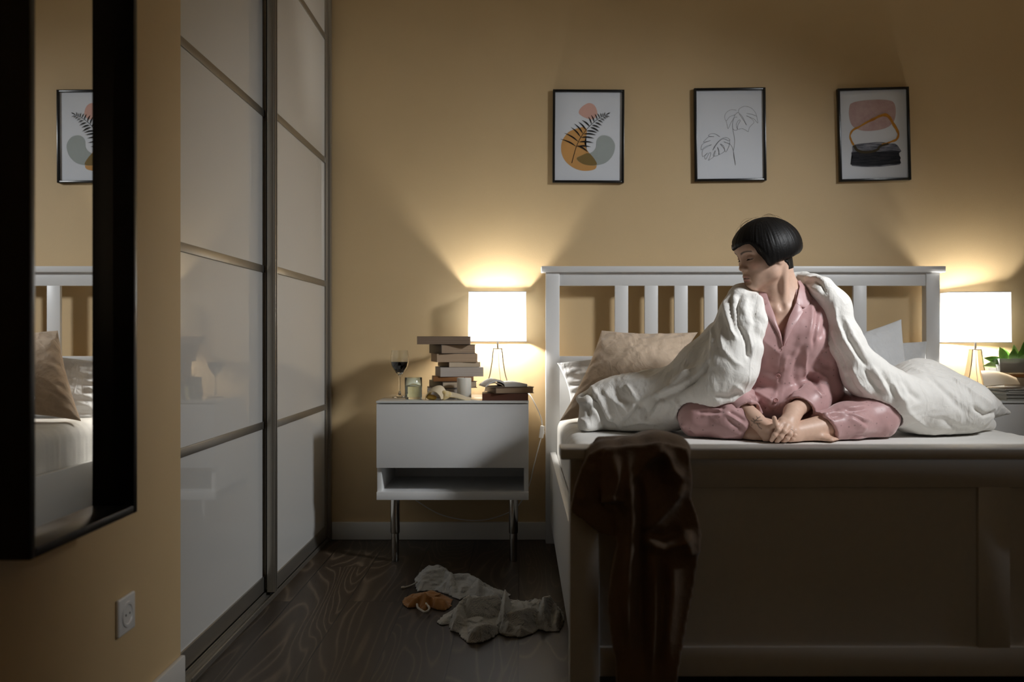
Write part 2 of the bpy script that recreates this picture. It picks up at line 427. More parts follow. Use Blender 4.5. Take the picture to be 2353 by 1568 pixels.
l2 = P(2246, 787, -0.085); l2t = P(2246, 672, -0.085)
l2x = (1.846 + 2.112) / 2
lamp2 = lamp(l2x, -0.066, 0.644, 0.258, 0.105, l2.z, l2t.z, 'lit table lamp with white shade at the right of the headboard beside the plant', math.radians(-4), wide=0.022)
# ================================================================ smooth solid modelling (distance fields meshed by surface nets)
f32 = np.float32
def A3(p): return np.array(p, dtype=f32)
class Prim:
    def __init__(s, d, lo, hi): s.d = d; s.lo = A3(lo); s.hi = A3(hi)
def cap(a, b, ra, rb=None):
    rb = ra if rb is None else rb
    a = A3(a); b = A3(b); ba = b - a; L = max(float(ba @ ba), 1e-9); r = max(ra, rb)
    def d(p):
        q = p - a; t = np.clip((q @ ba) / L, 0, 1)
        return np.linalg.norm(q - t[..., None] * ba, axis=-1) - (ra + (rb - ra) * t)
    return Prim(d, np.minimum(a, b) - r, np.maximum(a, b) + r)
def ell(c, r, R=None):
    c = A3(c); r = A3(r); Rm = None if R is None else np.array(R, dtype=f32)
    def d(p):
        q = p - c
        if Rm is not None: q = q @ Rm          # columns of R are the local axes
        k0 = np.linalg.norm(q / r, axis=-1); k1 = np.linalg.norm(q / (r * r), axis=-1)
        return k0 * (k0 - 1) / np.maximum(k1, 1e-6)
    m = float(r.max()); e = A3((m, m, m)) if R is not None else r
    return Prim(d, c - e, c + e)
def rbx(c, h, r, R=None):
    c = A3(c); h = A3(h); Rm = None if R is None else np.array(R, dtype=f32)
    def d(p):
        q = p - c
        if Rm is not None: q = q @ Rm
        q = np.abs(q) - (h - r)
        return np.linalg.norm(np.maximum(q, 0), axis=-1) + np.minimum(q.max(axis=-1), 0) - r
    m = float(np.linalg.norm(h)); e = A3((m, m, m)) if R is not None else h
    return Prim(d, c - e, c + e)
def half(n, off):
    """solid where n.p < off"""
    n = A3(n) / np.linalg.norm(n)
    return Prim(lambda p: p @ n - f32(off), (-9, -9, -9), (9, 9, 9))
def fun(d, lo, hi): return Prim(d, lo, hi)
class SDF:
    def __init__(s): s.ops = []
    def u(s, p, k=0.0): s.ops.append((p, 'u', k)); return s
    def sub(s, p, k=0.0): s.ops.append((p, 's', k)); return s
    def inter(s, p, k=0.0): s.ops.append((p, 'i', k)); return s
    def chain(s, pts, rs, k=0.02, kin=None):
        for i in range(len(pts) - 1): s.u(cap(pts[i], pts[i + 1], rs[i], rs[i + 1]), k if i == 0 else (kin if kin is not None else k))
        return s
    @staticmethod
    def comb(f, d, m, k):
        if m == 's': d = -d
        if k <= 0: return np.minimum(f, d) if m == 'u' else np.maximum(f, d)
        if m == 'u':
            h = np.maximum(k - np.abs(f - d), 0) / k; return np.minimum(f, d) - h * h * k * 0.25
        h = np.maximum(k - np.abs(f - d), 0) / k; return np.maximum(f, d) + h * h * k * 0.25
    def ev(s, p):
        f = np.full(p.shape[:-1], 9.0, dtype=f32)
        for pr, m, k in s.ops: f = s.comb(f, pr.d(p), m, k)
        return f
    def mesh(s, lo, hi, h, proj=2):
        lo = np.array(lo, float); n = np.ceil((np.array(hi, float) - lo) / h).astype(int) + 1
        ax = [(lo[i] + h * np.arange(n[i])).astype(f32) for i in range(3)]
        F = np.full(n, 9.0, dtype=f32)
        for pr, m, k in s.ops:
            mg = k + 2.5 * h + 0.004
            sl = []
            for i in range(3):
                if m == 'i': a, b = 0, n[i]
                else:
                    a = int(np.floor((pr.lo[i] - mg - lo[i]) / h)); b = int(np.ceil((pr.hi[i] + mg - lo[i]) / h)) + 1
                sl.append(slice(max(a, 0), max(min(b, n[i]), 0)))
            if any(q.stop <= q.start for q in sl): continue
            p = np.stack(np.meshgrid(ax[0][sl[0]], ax[1][sl[1]], ax[2][sl[2]], indexing='ij'), -1)
            F[tuple(sl)] = s.comb(F[tuple(sl)], pr.d(p), m, k)
        V, Q = surface_nets(F, lo, h)
        for _ in range(proj):
            g, f = s.grad(V); V = V - g * np.clip(f, -h, h)[:, None]
        return V, Q
    def grad(s, V, e=0.0008):
        V = V.astype(f32); f = s.ev(V)
        g = np.stack([s.ev(V + A3(d) * e) - s.ev(V - A3(d) * e) for d in ((1, 0, 0), (0, 1, 0), (0, 0, 1))], -1)
        g /= np.maximum(np.linalg.norm(g, axis=-1, keepdims=True), 1e-9)
        return g, f
    def hit(s, px, py, near=1.4, far=4.2):
        """where the sight line of a photo pixel meets the solid (None when it misses)"""
        d = (P(px, py, -2.0) - CAM).normalized(); t = near
        for _ in range(160):
            q = CAM + d * t
            v = float(s.ev(A3(q)[None])[0])
            if v < 0.0004: return q
            t += max(v * 0.8, 0.0006)
            if t > far: return None
        return None
def surface_nets(F, lo, h):
    n = np.array(F.shape); S = F < 0
    cnt = sum(S[dx:n[0] - 1 + dx, dy:n[1] - 1 + dy, dz:n[2] - 1 + dz].astype(np.int8) for dx in (0, 1) for dy in (0, 1) for dz in (0, 1))
    act = np.argwhere((cnt > 0) & (cnt < 8))
    idx = -np.ones(n - 1, dtype=np.int64); idx[tuple(act.T)] = np.arange(len(act))
    acc = np.zeros((len(act), 3)); num = np.zeros(len(act))
    cor = [(a, b, c) for a in (0, 1) for b in (0, 1) for c in (0, 1)]
    fv = {c: F[act[:, 0] + c[0], act[:, 1] + c[1], act[:, 2] + c[2]] for c in cor}
    for c in cor:
        for ax in range(3):
            if c[ax]: continue
            e = list(c); e[ax] = 1; e = tuple(e)
            a, b = fv[c], fv[e]; m = (a < 0) != (b < 0)
            t = a[m] / (a[m] - b[m])
            q = np.tile(np.array(c, float), (m.sum(), 1)); q[:, ax] += t
            acc[m] += q; num[m] += 1
    V = lo + h * (act + acc / num[:, None])
    Q = []
    for ax in range(3):
        o1, o2 = [(1, 2), (2, 0), (0, 1)][ax]
        sl0 = [slice(None)] * 3; sl1 = [slice(None)] * 3
        sl0[ax] = slice(0, n[ax] - 1); sl1[ax] = slice(1, n[ax])
        s0 = S[tuple(sl0)]; s1 = S[tuple(sl1)]
        for flip, m in ((False, s0 & ~s1), (True, ~s0 & s1)):
            e = np.argwhere(m)
            e = e[(e[:, o1] > 0) & (e[:, o2] > 0) & (e[:, o1] < n[o1] - 1) & (e[:, o2] < n[o2] - 1)]
            if not len(e): continue
            def cell(a, b):
                c = e.copy(); c[:, o1] -= a; c[:, o2] -= b; return idx[tuple(c.T)]
            q = np.stack([cell(1, 1), cell(0, 1), cell(0, 0), cell(1, 0)], 1)
            Q.append(q[:, ::-1] if flip else q)
    return V, np.concatenate(Q)
def mesh_obj(name, V, Q, m, parent=None, off=(0, 0, 0), col=None, world=False):
    V = np.asarray(V, float) - np.array(off, float)
    me = bpy.data.meshes.new(name)
    k = Q.shape[1]
    me.vertices.add(len(V)); me.vertices.foreach_set('co', V.astype(f32).ravel())
    me.loops.add(Q.size); me.loops.foreach_set('vertex_index', Q.astype(np.int32).ravel())
    me.polygons.add(len(Q)); me.polygons.foreach_set('loop_start', np.arange(0, Q.size, k, dtype=np.int32))
    me.update(calc_edges=True)
    me.polygons.foreach_set('use_smooth', np.ones(len(Q), dtype=bool))
    if col is not None:
        at = me.color_attributes.new('tint', 'FLOAT_COLOR', 'POINT')
        at.data.foreach_set('color', np.concatenate([col, np.ones((len(col), 1))], 1).astype(f32).ravel())
    for x in (m if isinstance(m, (list, tuple)) else [m]): me.materials.append(x)
    me.validate(); me.update()
    o = bpy.data.objects.new(name, me); COL.objects.link(o)
    if parent is not None: o.parent = parent
    else: o.location = off
    return o
def join(*vq):
    Vs, Qs, n = [], [], 0
    for V, Q in vq: Vs.append(V); Qs.append(Q + n); n += len(V)
    return np.concatenate(Vs), np.concatenate(Qs)
def vnormals(V, Q):
    n = np.cross(V[Q[:, 2]] - V[Q[:, 0]], V[Q[:, 3]] - V[Q[:, 1]])
    N = np.zeros_like(V)
    for i in range(4): np.add.at(N, Q[:, i], n)
    return N / np.maximum(np.linalg.norm(N, axis=1, keepdims=True), 1e-12)
def vnoise(p, seed=0):
    """smooth value noise in -1..1 at points p"""
    p = np.asarray(p, float); i = np.floor(p).astype(np.int64); f = p - i; f = f * f * f * (f * (f * 6 - 15) + 10)
    def hsh(a, b, c):
        x = (a * 374761393 + b * 668265263 + c * 2147483647 + seed * 974634777) & 0xffffffff
        x = ((x ^ (x >> 13)) * 1274126177) & 0xffffffff
        return ((x ^ (x >> 16)) & 0xffff) / 32767.5 - 1
    r = 0
    for a in (0, 1):
        for b in (0, 1):
            for c in (0, 1):
                wt = (f[..., 0] if a else 1 - f[..., 0]) * (f[..., 1] if b else 1 - f[..., 1]) * (f[..., 2] if c else 1 - f[..., 2])
                r = r + wt * hsh(i[..., 0] + a, i[..., 1] + b, i[..., 2] + c)
    return r
def segdist(V, pts):
    """distance of the points V to a polyline, and the place 0..1 along it"""
    best = np.full(len(V), 9.0); par = np.zeros(len(V)); k = len(pts) - 1
    for i in range(k):
        a = np.array(pts[i], float); b = np.array(pts[i + 1], float); ba = b - a
        t = np.clip(((V - a) @ ba) / max(ba @ ba, 1e-12), 0, 1)
        d = np.linalg.norm(V - a - t[:, None] * ba, axis=1)
        m = d < best; best[m] = d[m]; par[m] = (i + t[m]) / k
    return best, par
def folds(V, Q, sdf, curves, sharp=1.0):
    """curves: (photo polyline, width m, height m) raised (or sunk) on the surface where the sight lines meet it"""
    N = vnormals(V, Q); D = np.zeros(len(V))
    for poly, wd, hh in curves:
        pts = []
        for (x0, y0), (x1, y1) in zip(poly[:-1], poly[1:]):
            for t in (0, 0.5): pts.append((x0 + (x1 - x0) * t, y0 + (y1 - y0) * t))
        pts.append(poly[-1])
        pts = [q for q in (sdf.hit(*p) for p in pts) if q is not None]
        if len(pts) < 2: continue
        lo = np.min(np.array(pts), 0) - 3 * wd; hi = np.max(np.array(pts), 0) + 3 * wd
        sel = np.where(((V > lo) & (V < hi)).all(1))[0]
        if not len(sel): continue
        d, t = segdist(V[sel], pts)
        taper = np.clip(np.minimum(t, 1 - t) * 5 + 0.15, 0, 1)
        e_ = wd * 0.22
        D[sel] += hh * taper * (np.exp(-(np.sqrt(d * d + e_ * e_) - e_) / (wd * 0.72)) if hh > 0 else np.exp(-(d / wd) ** 2))
    return V + N * D[:, None]

def buckle(V, Q, strain=0.05, iters=120, bend=0.35, found=0.004, seed=0, hmin=None, ani=None, amp0=0.0006, weight=None, maxd=0.03, push=None):
    """crumple a surface: its edges want to be longer than they are, so it folds; bend sets how wide the folds are"""
    V0 = np.asarray(V, float).copy(); n = len(V0)
    E = np.concatenate([Q[:, [0, 1]], Q[:, [1, 2]], Q[:, [2, 3]], Q[:, [3, 0]]]); E = np.unique(np.sort(E, 1), axis=0)
    D = np.concatenate([Q[:, [0, 2]], Q[:, [1, 3]]])
    deg = np.bincount(E.ravel(), minlength=n).astype(float)[:, None]
    A = np.concatenate([E, D]); i, j = A[:, 0], A[:, 1]; L0 = np.linalg.norm(V0[i] - V0[j], axis=1)
    degA = np.bincount(A.ravel(), minlength=n).astype(float)[:, None]
    st = np.full(len(A), float(strain))
    if ani is not None:
        u = (V0[i] - V0[j]) / np.maximum(L0, 1e-9)[:, None]; st = strain * (0.15 + 0.85 * np.abs(u @ (np.array(ani) / np.linalg.norm(ani))) ** 2)
    if weight is not None: st = st * 0.5 * (weight[i] + weight[j])
    L1 = L0 * (1 + st)
    N = vnormals(V0, Q)
    d = N * ((vnoise(V0 * 55, seed) + vnoise(V0 * 24, seed + 1)) * amp0)[:, None]
    def scat(a, b, val):
        return np.stack([np.bincount(a, val[:, k], n) + np.bincount(b, (val[:, k] if b is not a else 0 * val[:, k]), n) for k in range(3)], 1)
    ei, ej = E[:, 0], E[:, 1]
    for it in range(iters):
        X = V0 + d
        w_ = X[i] - X[j]; l = np.linalg.norm(w_, axis=1)
        c = w_ * (((L1 - l) / np.maximum(l, 1e-9)) * 0.5)[:, None]
        acc = np.stack([np.bincount(i, c[:, k], n) - np.bincount(j, c[:, k], n) for k in range(3)], 1)
        d = d + acc / degA * 1.6
        for _ in range(1):
            av = np.stack([np.bincount(ei, d[ej, k], n) + np.bincount(ej, d[ei, k], n) for k in range(3)], 1) / deg
            d = d + (av - d) * bend
        d *= 1 - found
        m = np.linalg.norm(d, axis=1, keepdims=True); d *= np.minimum(1, maxd / np.maximum(m, 1e-9))
        if push is not None and it % 10 == 9: d = push(V0 + d) - V0
        if hmin is not None: d[:, 2] = np.maximum(V0[:, 2] + d[:, 2], hmin) - V0[:, 2]
    return V0 + d
# ================================================================ the woman sitting cross-legged on the bed
def skin_mat():
    m = mat('skin', (0.5, 0.33, 0.25), 0.48, Subsurface_Weight=0.06)
    bs(m).inputs['Subsurface Radius'].default_value = (0.012, 0.005, 0.003)
    a = nd(m, 'ShaderNodeAttribute', attribute_name='tint')
    v = objco(m); f = noise(m, v, 90, 3)
    ln(m, mixc(m, 0.5, a.outputs['Color'], mixc(m, 1.0, a.outputs['Color'], ramp(m, f, [(0.3, (0.86, 0.84, 0.83)), (0.7, (1, 1, 1))]), 'MULTIPLY')), bs(m).inputs['Base Color'])
    add_bump(m, noise(m, v, 700, 2), 0.12, 0.0006)
    return m
M['skin'] = skin_mat()
SKIN = np.array((0.60, 0.395, 0.295)); LIP = np.array((0.43, 0.20, 0.165)); DARK = np.array((0.035, 0.022, 0.018))
hm = M['hair'] = mat('black_hair', (0.005, 0.0042, 0.0038), 0.50, Specular_IOR_Level=0.16)
PO = (0.905, -0.85, 0.556)
pe = empty('person', PO, 'woman with a short black bob in pink satin pyjamas sitting cross-legged on the bed', 'person')

# ---- head frame: x forward, y her left, z up
HC = np.array((0.836, -0.905, 1.1740)); th, ph = math.radians(73), math.radians(14)
Fv = np.array((-math.sin(th), -math.cos(th), 0.0)); Lv = np.array((math.cos(th), -math.sin(th), 0.0)); Zv = np.array((0, 0, 1.0))
Fp = Fv * math.cos(ph) - Zv * math.sin(ph); Up = Zv * math.cos(ph) + Fv * math.sin(ph)
HR = np.stack([Fp, Lv, Up], 1)                 # columns: local axes in the world
def H(x, y, z): return tuple(HC + HR @ np.array((x, y, z), float))
def toH(V): return (np.asarray(V, float) - HC) @ HR
def hell(c, r, pitch=0.0):
    R = HR
    if pitch:
        a = math.radians(pitch); R = HR @ np.array(((math.cos(a), 0, math.sin(a)), (0, 1, 0), (-math.sin(a), 0, math.cos(a))))
    return ell(H(*c), r, R)
def both(fn):
    fn(1); fn(-1)

hd = SDF()
hd.u(hell((-0.012, 0, 0.040), (0.094, 0.074, 0.086)))
hd.u(hell((0.030, 0, -0.022), (0.057, 0.060, 0.080)), 0.03)
both(lambda s: hd.u(cap(H(-0.004, s * 0.054, -0.040), H(0.014, s * 0.046, -0.062), 0.015, 0.014), 0.03))
both(lambda s: hd.u(cap(H(0.014, s * 0.046, -0.062), H(0.066, s * 0.012, -0.086), 0.014, 0.0125), 0.03))
hd.u(hell((0.070, 0, -0.084), (0.017, 0.018, 0.0140)), 0.02)
hd.u(hell((0.062, 0, -0.060), (0.028, 0.030, 0.030)), 0.03)            # muzzle
both(lambda s: hd.u(hell((0.054, s * 0.038, -0.016), (0.024, 0.021, 0.019)), 0.025))
both(lambda s: hd.u(cap(H(0.083, s * 0.008, 0.026), H(0.070, s * 0.040, 0.030), 0.009, 0.009), 0.018))
hd.u(hell((0.074, 0, 0.045), (0.022, 0.046, 0.030)), 0.03)
both(lambda s: hd.sub(hell((0.092, s * 0.030, 0.006), (0.013, 0.017, 0.0115)), 0.016))
hd.u(cap(H(0.082, 0, 0.016), H(0.0985, 0, -0.022), 0.0075, 0.0085), 0.014)
hd.u(hell((0.099, 0, -0.0265), (0.0092, 0.0100, 0.0078)), 0.008)
both(lambda s: hd.u(hell((0.0895, s * 0.0115, -0.0300), (0.0085, 0.0070, 0.0062)), 0.006))
both(lambda s: hd.sub(hell((0.0965, s * 0.0062, -0.0362), (0.0045, 0.0034, 0.0026)), 0.003))
both(lambda s: hd.u(hell((0.0735, s * 0.031, 0.006), (0.0125, 0.0150, 0.0115)), 0.005))   # closed lids over the eyes
both(lambda s: hd.sub(cap(H(0.0862, s * 0.021, 0.0015), H(0.080, s * 0.044, 0.0015), 0.0011), 0.002))
hd.sub(cap(H(0.097, 0, -0.040), H(0.096, 0, -0.048), 0.0030, 0.0032), 0.006)              # philtrum
hd.u(hell((0.0880, 0, -0.0550), (0.0110, 0.0190, 0.0062), -18), 0.005)
hd.u(hell((0.0855, 0, -0.0670), (0.0108, 0.0170, 0.0066), 12), 0.005)
both(lambda s: hd.sub(cap(H(0.0975, 0, -0.0612), H(0.080, s * 0.0215, -0.0628), 0.0019, 0.0012), 0.002))
hd.sub(cap(H(0.0915, -0.014, -0.0765), H(0.0915, 0.014, -0.0765), 0.0045), 0.010)
# the ear whose lobe shows under the hair
hd.u(hell((-0.008, 0.073, -0.012), (0.017, 0.0075, 0.027), -12), 0.008)
hd.sub(hell((-0.004, 0.082, -0.008), (0.009, 0.005, 0.014), -12), 0.005)
# neck, throat, shoulders and chest
NB = np.array((0.903, -0.872, 1.010))
hd.u(cap(H(-0.034, 0, -0.045), NB + (0.003, 0.014, 0.0), 0.0525, 0.057), 0.030)
hd.u(cap(NB + (0, 0.012, 0.0), NB + (0, 0.02, -0.06), 0.056, 0.075), 0.03)
hd.u(cap(H(0.012, 0, -0.075), tuple(NB + (-0.008, -0.030, -0.010)), 0.027, 0.026), 0.03)
NOTCH = np.array(P(1796, 707, -0.938))
both(lambda s: hd.u(cap(H(-0.028, s * 0.056, -0.040), tuple(NOTCH + (0.012 * s, 0.010, 0.004)), 0.0140, 0.0090), 0.012))
for s_ in (-1, 1):
    hd.u(cap(NB + (s_ * 0.02, 0.015, 0.035), NB + (s_ * 0.150, 0.016, -0.045), 0.040, 0.046), 0.05)
    hd.u(cap(tuple(NOTCH + (0.016 * s_, 0.012, -0.004)), tuple(NOTCH + (0.145 * s_, 0.050, 0.022)), 0.0095, 0.0100), 0.012)
hd.u(ell((0.900, -0.850, 0.885), (0.145, 0.098, 0.150)), 0.05)
hd.sub(ell(tuple(NOTCH + (0, -0.010, 0.002)), (0.008, 0.008, 0.010)), 0.012)
Vh1, Qh1 = hd.mesh((0.715, -1.03, 1.016), (0.985, -0.77, 1.285), 0.0021)
Vh2, Qh2 = hd.mesh((0.70, -1.03, 0.80), (1.09, -0.74, 1.0225), 0.0042)
Vh, Qh = join((Vh1, Qh1), (Vh2, Qh2))
# slimmer top shell of the trunk (hidden by the pyjama top)
tr_ = SDF()
tr_.u(ell((0.905, -0.70, 0.660), (0.150, 0.115, 0.100))).u(ell((0.903, -0.765, 0.775), (0.112, 0.088, 0.12)), 0.06).u(ell((0.900, -0.835, 0.90), (0.135, 0.088, 0.13)), 0.06)

# ---- arms and hands
SHL, ELL_, WRL = np.array((1.036, -0.862, 0.962)), np.array((1.052, -0.850, 0.716)), np.array(P(1822, 948, -1.025))
SHR, ELR, WRR = np.array((0.760, -0.862, 0.962)), np.array((0.705, -0.860, 0.730)), np.array(P(1727, 957, -1.020))
ar = SDF()
for S_, E_, W_ in ((SHL, ELL_, WRL), (SHR, ELR, WRR)):
    ar.chain([S_, E_], [0.046, 0.038], 0.03).chain([E_, W_], [0.038, 0.0262], 0.03)
hands = SDF()
fingers = []
def finger(pts, r, k=0.006):
    """pts: knuckle, two joints, tip"""
    rs = [r * 1.08, r, r * 0.92, r * 0.78]
    for i in range(3): hands.u(cap(pts[i], pts[i + 1], rs[i], rs[i + 1]), k if i == 0 else 0.003)
    hands.u(ell(pts[1], (r * 1.05,) * 3), 0.004); hands.u(ell(pts[2], (r * .97,) * 3), 0.004)
    fingers.append((pts, r))
# her right hand (left in the picture) lies underneath
RK = [P(1777, 983, -1.086), P(1773, 993, -1.089), P(1767, 1002, -1.088), P(1760, 1009, -1.082)]
hands.u(cap(WRR, WRR + (np.array(RK[1]) - WRR) * 0.25, 0.0255, 0.0245), 0.01)
for kx in RK: hands.u(cap(WRR + (np.array(RK[1]) - WRR) * 0.15, kx, 0.0185, 0.0112), 0.014)
finger([RK[0], P(1797, 990, -1.078), P(1815, 992, -1.064), P(1824, 986, -1.050)], 0.0080)
finger([RK[1], P(1795, 1001, -1.082), P(1814, 1003, -1.068), P(1824, 998, -1.052)], 0.0083)
finger([RK[2], P(1788, 1009, -1.084), P(1806, 1010, -1.072), P(1816, 1006, -1.058)], 0.0079)
finger([RK[3], P(1778, 1014, -1.082), P(1793, 1015, -1.074), P(1803, 1013, -1.062)], 0.0070)
finger([P(1750, 973, -1.066), P(1768, 984, -1.094), P(1783, 977, -1.112), P(1779, 961, -1.116)], 0.0092, 0.014)   # thumb pointing up
# her left hand on top, fingers hanging over the right hand
LK = [P(1797, 974, -1.104), P(1809, 979, -1.107), P(1819, 985, -1.103), P(1826, 991, -1.094)]
for kx in LK: hands.u(cap(WRL, kx, 0.0225, 0.0112), 0.014)
hands.u(cap(WRL, WRL + (np.array(LK[1]) - WRL) * 0.6, 0.0270, 0.021), 0.012)
finger([LK[0], P(1788, 988, -1.124), P(1780, 1000, -1.124), P(1773, 1012, -1.116)], 0.0086)
finger([LK[1], P(1802, 992, -1.128), P(1794, 1004, -1.128), P(1785, 1016, -1.118)], 0.0089)
finger([LK[2], P(1815, 998, -1.122), P(1808, 1008, -1.122), P(1800, 1017, -1.112)], 0.0086)
finger([LK[3], P(1826, 1001, -1.110), P(1821, 1009, -1.111), P(1814, 1016, -1.104)], 0.0076)
finger([P(1806, 962, -1.058), P(1795, 967, -1.085), P(1785, 974, -1.094), P(1775, 979, -1.094)], 0.0088, 0.012)
for E_, W_ in ((ELL_, WRL), (ELR, WRR)): hands.u(cap(W_, W_ + (E_ - W_) * 0.45, 0.0262, 0.031), 0.012)
lo_ = (0.735, -1.150, 0.540); hi_ = (1.000, -0.930, 0.705)
Vn, Qn = hands.mesh(lo_, hi_, 0.0021)
Vn[:, 2] = np.maximum(Vn[:, 2], 0.5585)
Va, Qa = ar.mesh((0.63, -1.04, 0.60), (1.14, -0.80, 1.02), 0.007, 1)

# ---- legs and feet
HPL, HPR = np.array((0.985, -0.70, 0.655)), np.array((0.825, -0.70, 0.655))
KNL, KNR = np.array((1.212, -0.925, 0.620)), np.array((0.608, -0.925, 0.618))
AKL, AKR = np.array(P(1812, 997, -1.085)), np.array((0.862, -1.050, 0.583))
lg = SDF()
lg.chain([HPL, KNL], [0.078, 0.052], 0.03).chain([HPR, KNR], [0.078, 0.052], 0.03)
CFL = KNL + (AKL - KNL) * 0.32 + (0, 0.01, 0.0); CFR = KNR + (AKR - KNR) * 0.35 + (0, 0.01, 0.0)
lg.chain([KNL, CFL, AKL], [0.050, 0.050, 0.0300], 0.03, 0.03).chain([KNR, CFR, AKR], [0.050, 0.050, 0.030], 0.03, 0.03)
lg.u(ell(AKL + (0.012, -0.018, 0.010), (0.011, 0.011, 0.011)), 0.012)
# the right foot comes out under the left shin, the left foot under the right one
def foot(a, d, toes):
    """a: ankle, d: direction of the sole, toes: five tips"""
    d = np.array(d, float) / np.linalg.norm(d)
    lg.u(ell(tuple(a - d * 0.030 + (0, 0, -0.006)), (0.030, 0.030, 0.022)), 0.02)
    lg.u(cap(a, a + d * 0.085 + (0, 0, -0.006), 0.030, 0.022), 0.025)
    for t_ in toes: lg.u(cap(a + d * 0.075 + (0, 0, -0.004), t_, 0.017, 0.0082), 0.012); lg.u(ell(t_, (0.0095, 0.0095, 0.0085)), 0.006)
foot(AKR, (0.62, 0.05, -0.02), [tuple(P(1909 + i * 5, 1013 - i * 0.6, -1.085 + i * 0.016)) for i in range(5)])
foot(AKL + (-0.02, 0.02, -0.008), (-0.6, 0.25, -0.02), [(0.70 + i * 0.004, -0.99 + i * 0.016, 0.572) for i in range(5)])
lg.u(ell((0.905, -0.70, 0.655), (0.145, 0.105, 0.095)), 0.05)
Vl, Ql = lg.mesh((0.52, -1.14, 0.54), (1.30, -0.56, 0.76), 0.0055)
Vl[:, 2] = np.maximum(Vl[:, 2], 0.5588)
Vt, Qt = tr_.mesh((0.74, -0.94, 0.55), (1.07, -0.58, 1.06), 0.009, 1)
Vb, Qb = join((Vh, Qh), (Vn, Qn), (Va, Qa), (Vl, Ql), (Vt, Qt))
col = np.tile(SKIN, (len(Vb), 1))
L = toH(Vh)
def blend(sel, c, wt): col[sel] = col[sel] * (1 - wt[:, None]) + np.array(c) * wt[:, None]
hs = np.arange(len(Vh))
lipd = np.minimum(((L[:, 0] - 0.0885) / 0.016) ** 2 + (L[:, 1] / 0.0205) ** 2 + ((L[:, 2] + 0.0560) / 0.0068) ** 2,
                  ((L[:, 0] - 0.0865) / 0.016) ** 2 + (L[:, 1] / 0.0185) ** 2 + ((L[:, 2] + 0.0672) / 0.0072) ** 2)
blend(hs, LIP, np.clip(1.6 - lipd * 1.1, 0, 1) * 0.9)
mth = np.abs(L[:, 2] + 0.0616 + 0.0012 * np.abs(L[:, 1]) / 0.02); blend(hs, (0.05, 0.02, 0.018), np.clip(1.4 - mth / 0.0016, 0, 1) * ((np.abs(L[:, 1]) < 0.019) & (L[:, 0] > 0.074)))
for s_ in (-1, 1):
    # lash line, brow and a darker crease above the lid
    e = np.abs(L[:, 2] - 0.0015 - 0.02 * (np.abs(L[:, 1] - s_ * 0.031) ** 2) / 0.015); ok_ = (np.abs(L[:, 1] - s_ * 0.032) < 0.0145) & (L[:, 0] > 0.06)
    blend(hs, DARK, np.clip(1.5 - e / 0.0013, 0, 1) * ok_)
    e = np.abs(L[:, 2] - 0.0285 - 0.25 * (0.036 - np.abs(L[:, 1] - 0)) * 0 + 12 * (np.abs(L[:, 1]) - 0.034) ** 2); ok_ = (np.abs(L[:, 1] - s_ * 0.031) < 0.020) & (L[:, 0] > 0.05)
    blend(hs, DARK, np.clip(1.6 - e / 0.0026, 0, 1) * ok_ * 0.85)
    e = ((L[:, 1] - s_ * 0.031) / 0.018) ** 2 + ((L[:, 2] - 0.010) / 0.011) ** 2
    blend(hs, SKIN * (0.80, 0.70, 0.66), np.clip(1.2 - e, 0, 1) * 0.6 * (L[:, 0] > 0.05))
    e = ((L[:, 1] - s_ * 0.042) / 0.022) ** 2 + ((L[:, 2] + 0.022) / 0.020) ** 2
    blend(hs, SKIN * (1.06, 0.86, 0.84), np.clip(1 - e, 0, 1) * 0.6 * (L[:, 0] > 0.03))
# the drawn plant on her right wrist
nh = len(Vh); ns_ = np.arange(nh, nh + len(Vn))
for poly in ([(1727, 978), (1735, 968), (1741, 962), (1747, 958)], [(1735, 968), (1730, 962)], [(1737, 966), (1744, 967), (1751, 966)], [(1732, 972), (1740, 974), (1746, 974)],
             [(1741, 962), (1738, 957)], [(1740, 974), (1744, 982), (1750, 986)], [(1733, 970), (1726, 967)]):
    pts = [q for q in (hands.hit(*p) for p in poly) if q is not None]
    if len(pts) > 1:
        d_, _ = segdist(Vn, pts); blend(ns_, (0.07, 0.055, 0.05), np.clip(1.5 - d_ / 0.0014, 0, 1) * 0.8)
body = mesh_obj('body', Vb, Qb, M['skin'], pe, PO, col)

# nails of the two hands' visible fingers
# ---- hair: black bob with a straight fringe
hr = SDF()
hr.u(hell((-0.006, 0, 0.034), (0.113, 0.094, 0.094)))
hr.u(hell((-0.030, 0, 0.010), (0.094, 0.091, 0.070)), 0.05)
hr.u(hell((0.020, 0, 0.012), (0.082, 0.088, 0.070)), 0.04)
def hair_cut(p):
    q = (p - HC.astype(f32)) @ HR.astype(f32)
    x, y, z = q[..., 0], q[..., 1], q[..., 2]
    t = np.clip((x - 0.030) / 0.060, 0, 1); t = t * t * (3 - 2 * t)
    a = np.arctan2(y, x)
    jag = 0.0010 * np.sin(a * 61) * np.sin(a * 37 + 1) + 0.0006 * np.sin(a * 143)
    zc = -0.027 + (0.071 + 0.22 * np.clip(y, -0.03, 0.045)) * t + np.where(y < -0.03, 0.02, 0.0) - 0.010 * np.exp(-((x - 0.034) / 0.02) ** 2) + 0.010 * np.clip((-x - 0.03) / 0.08, 0, 1) + jag
    return (zc - z) * 0.8
hr.inter(fun(hair_cut, (-9, -9, -9), (9, 9, 9)), 0.014)
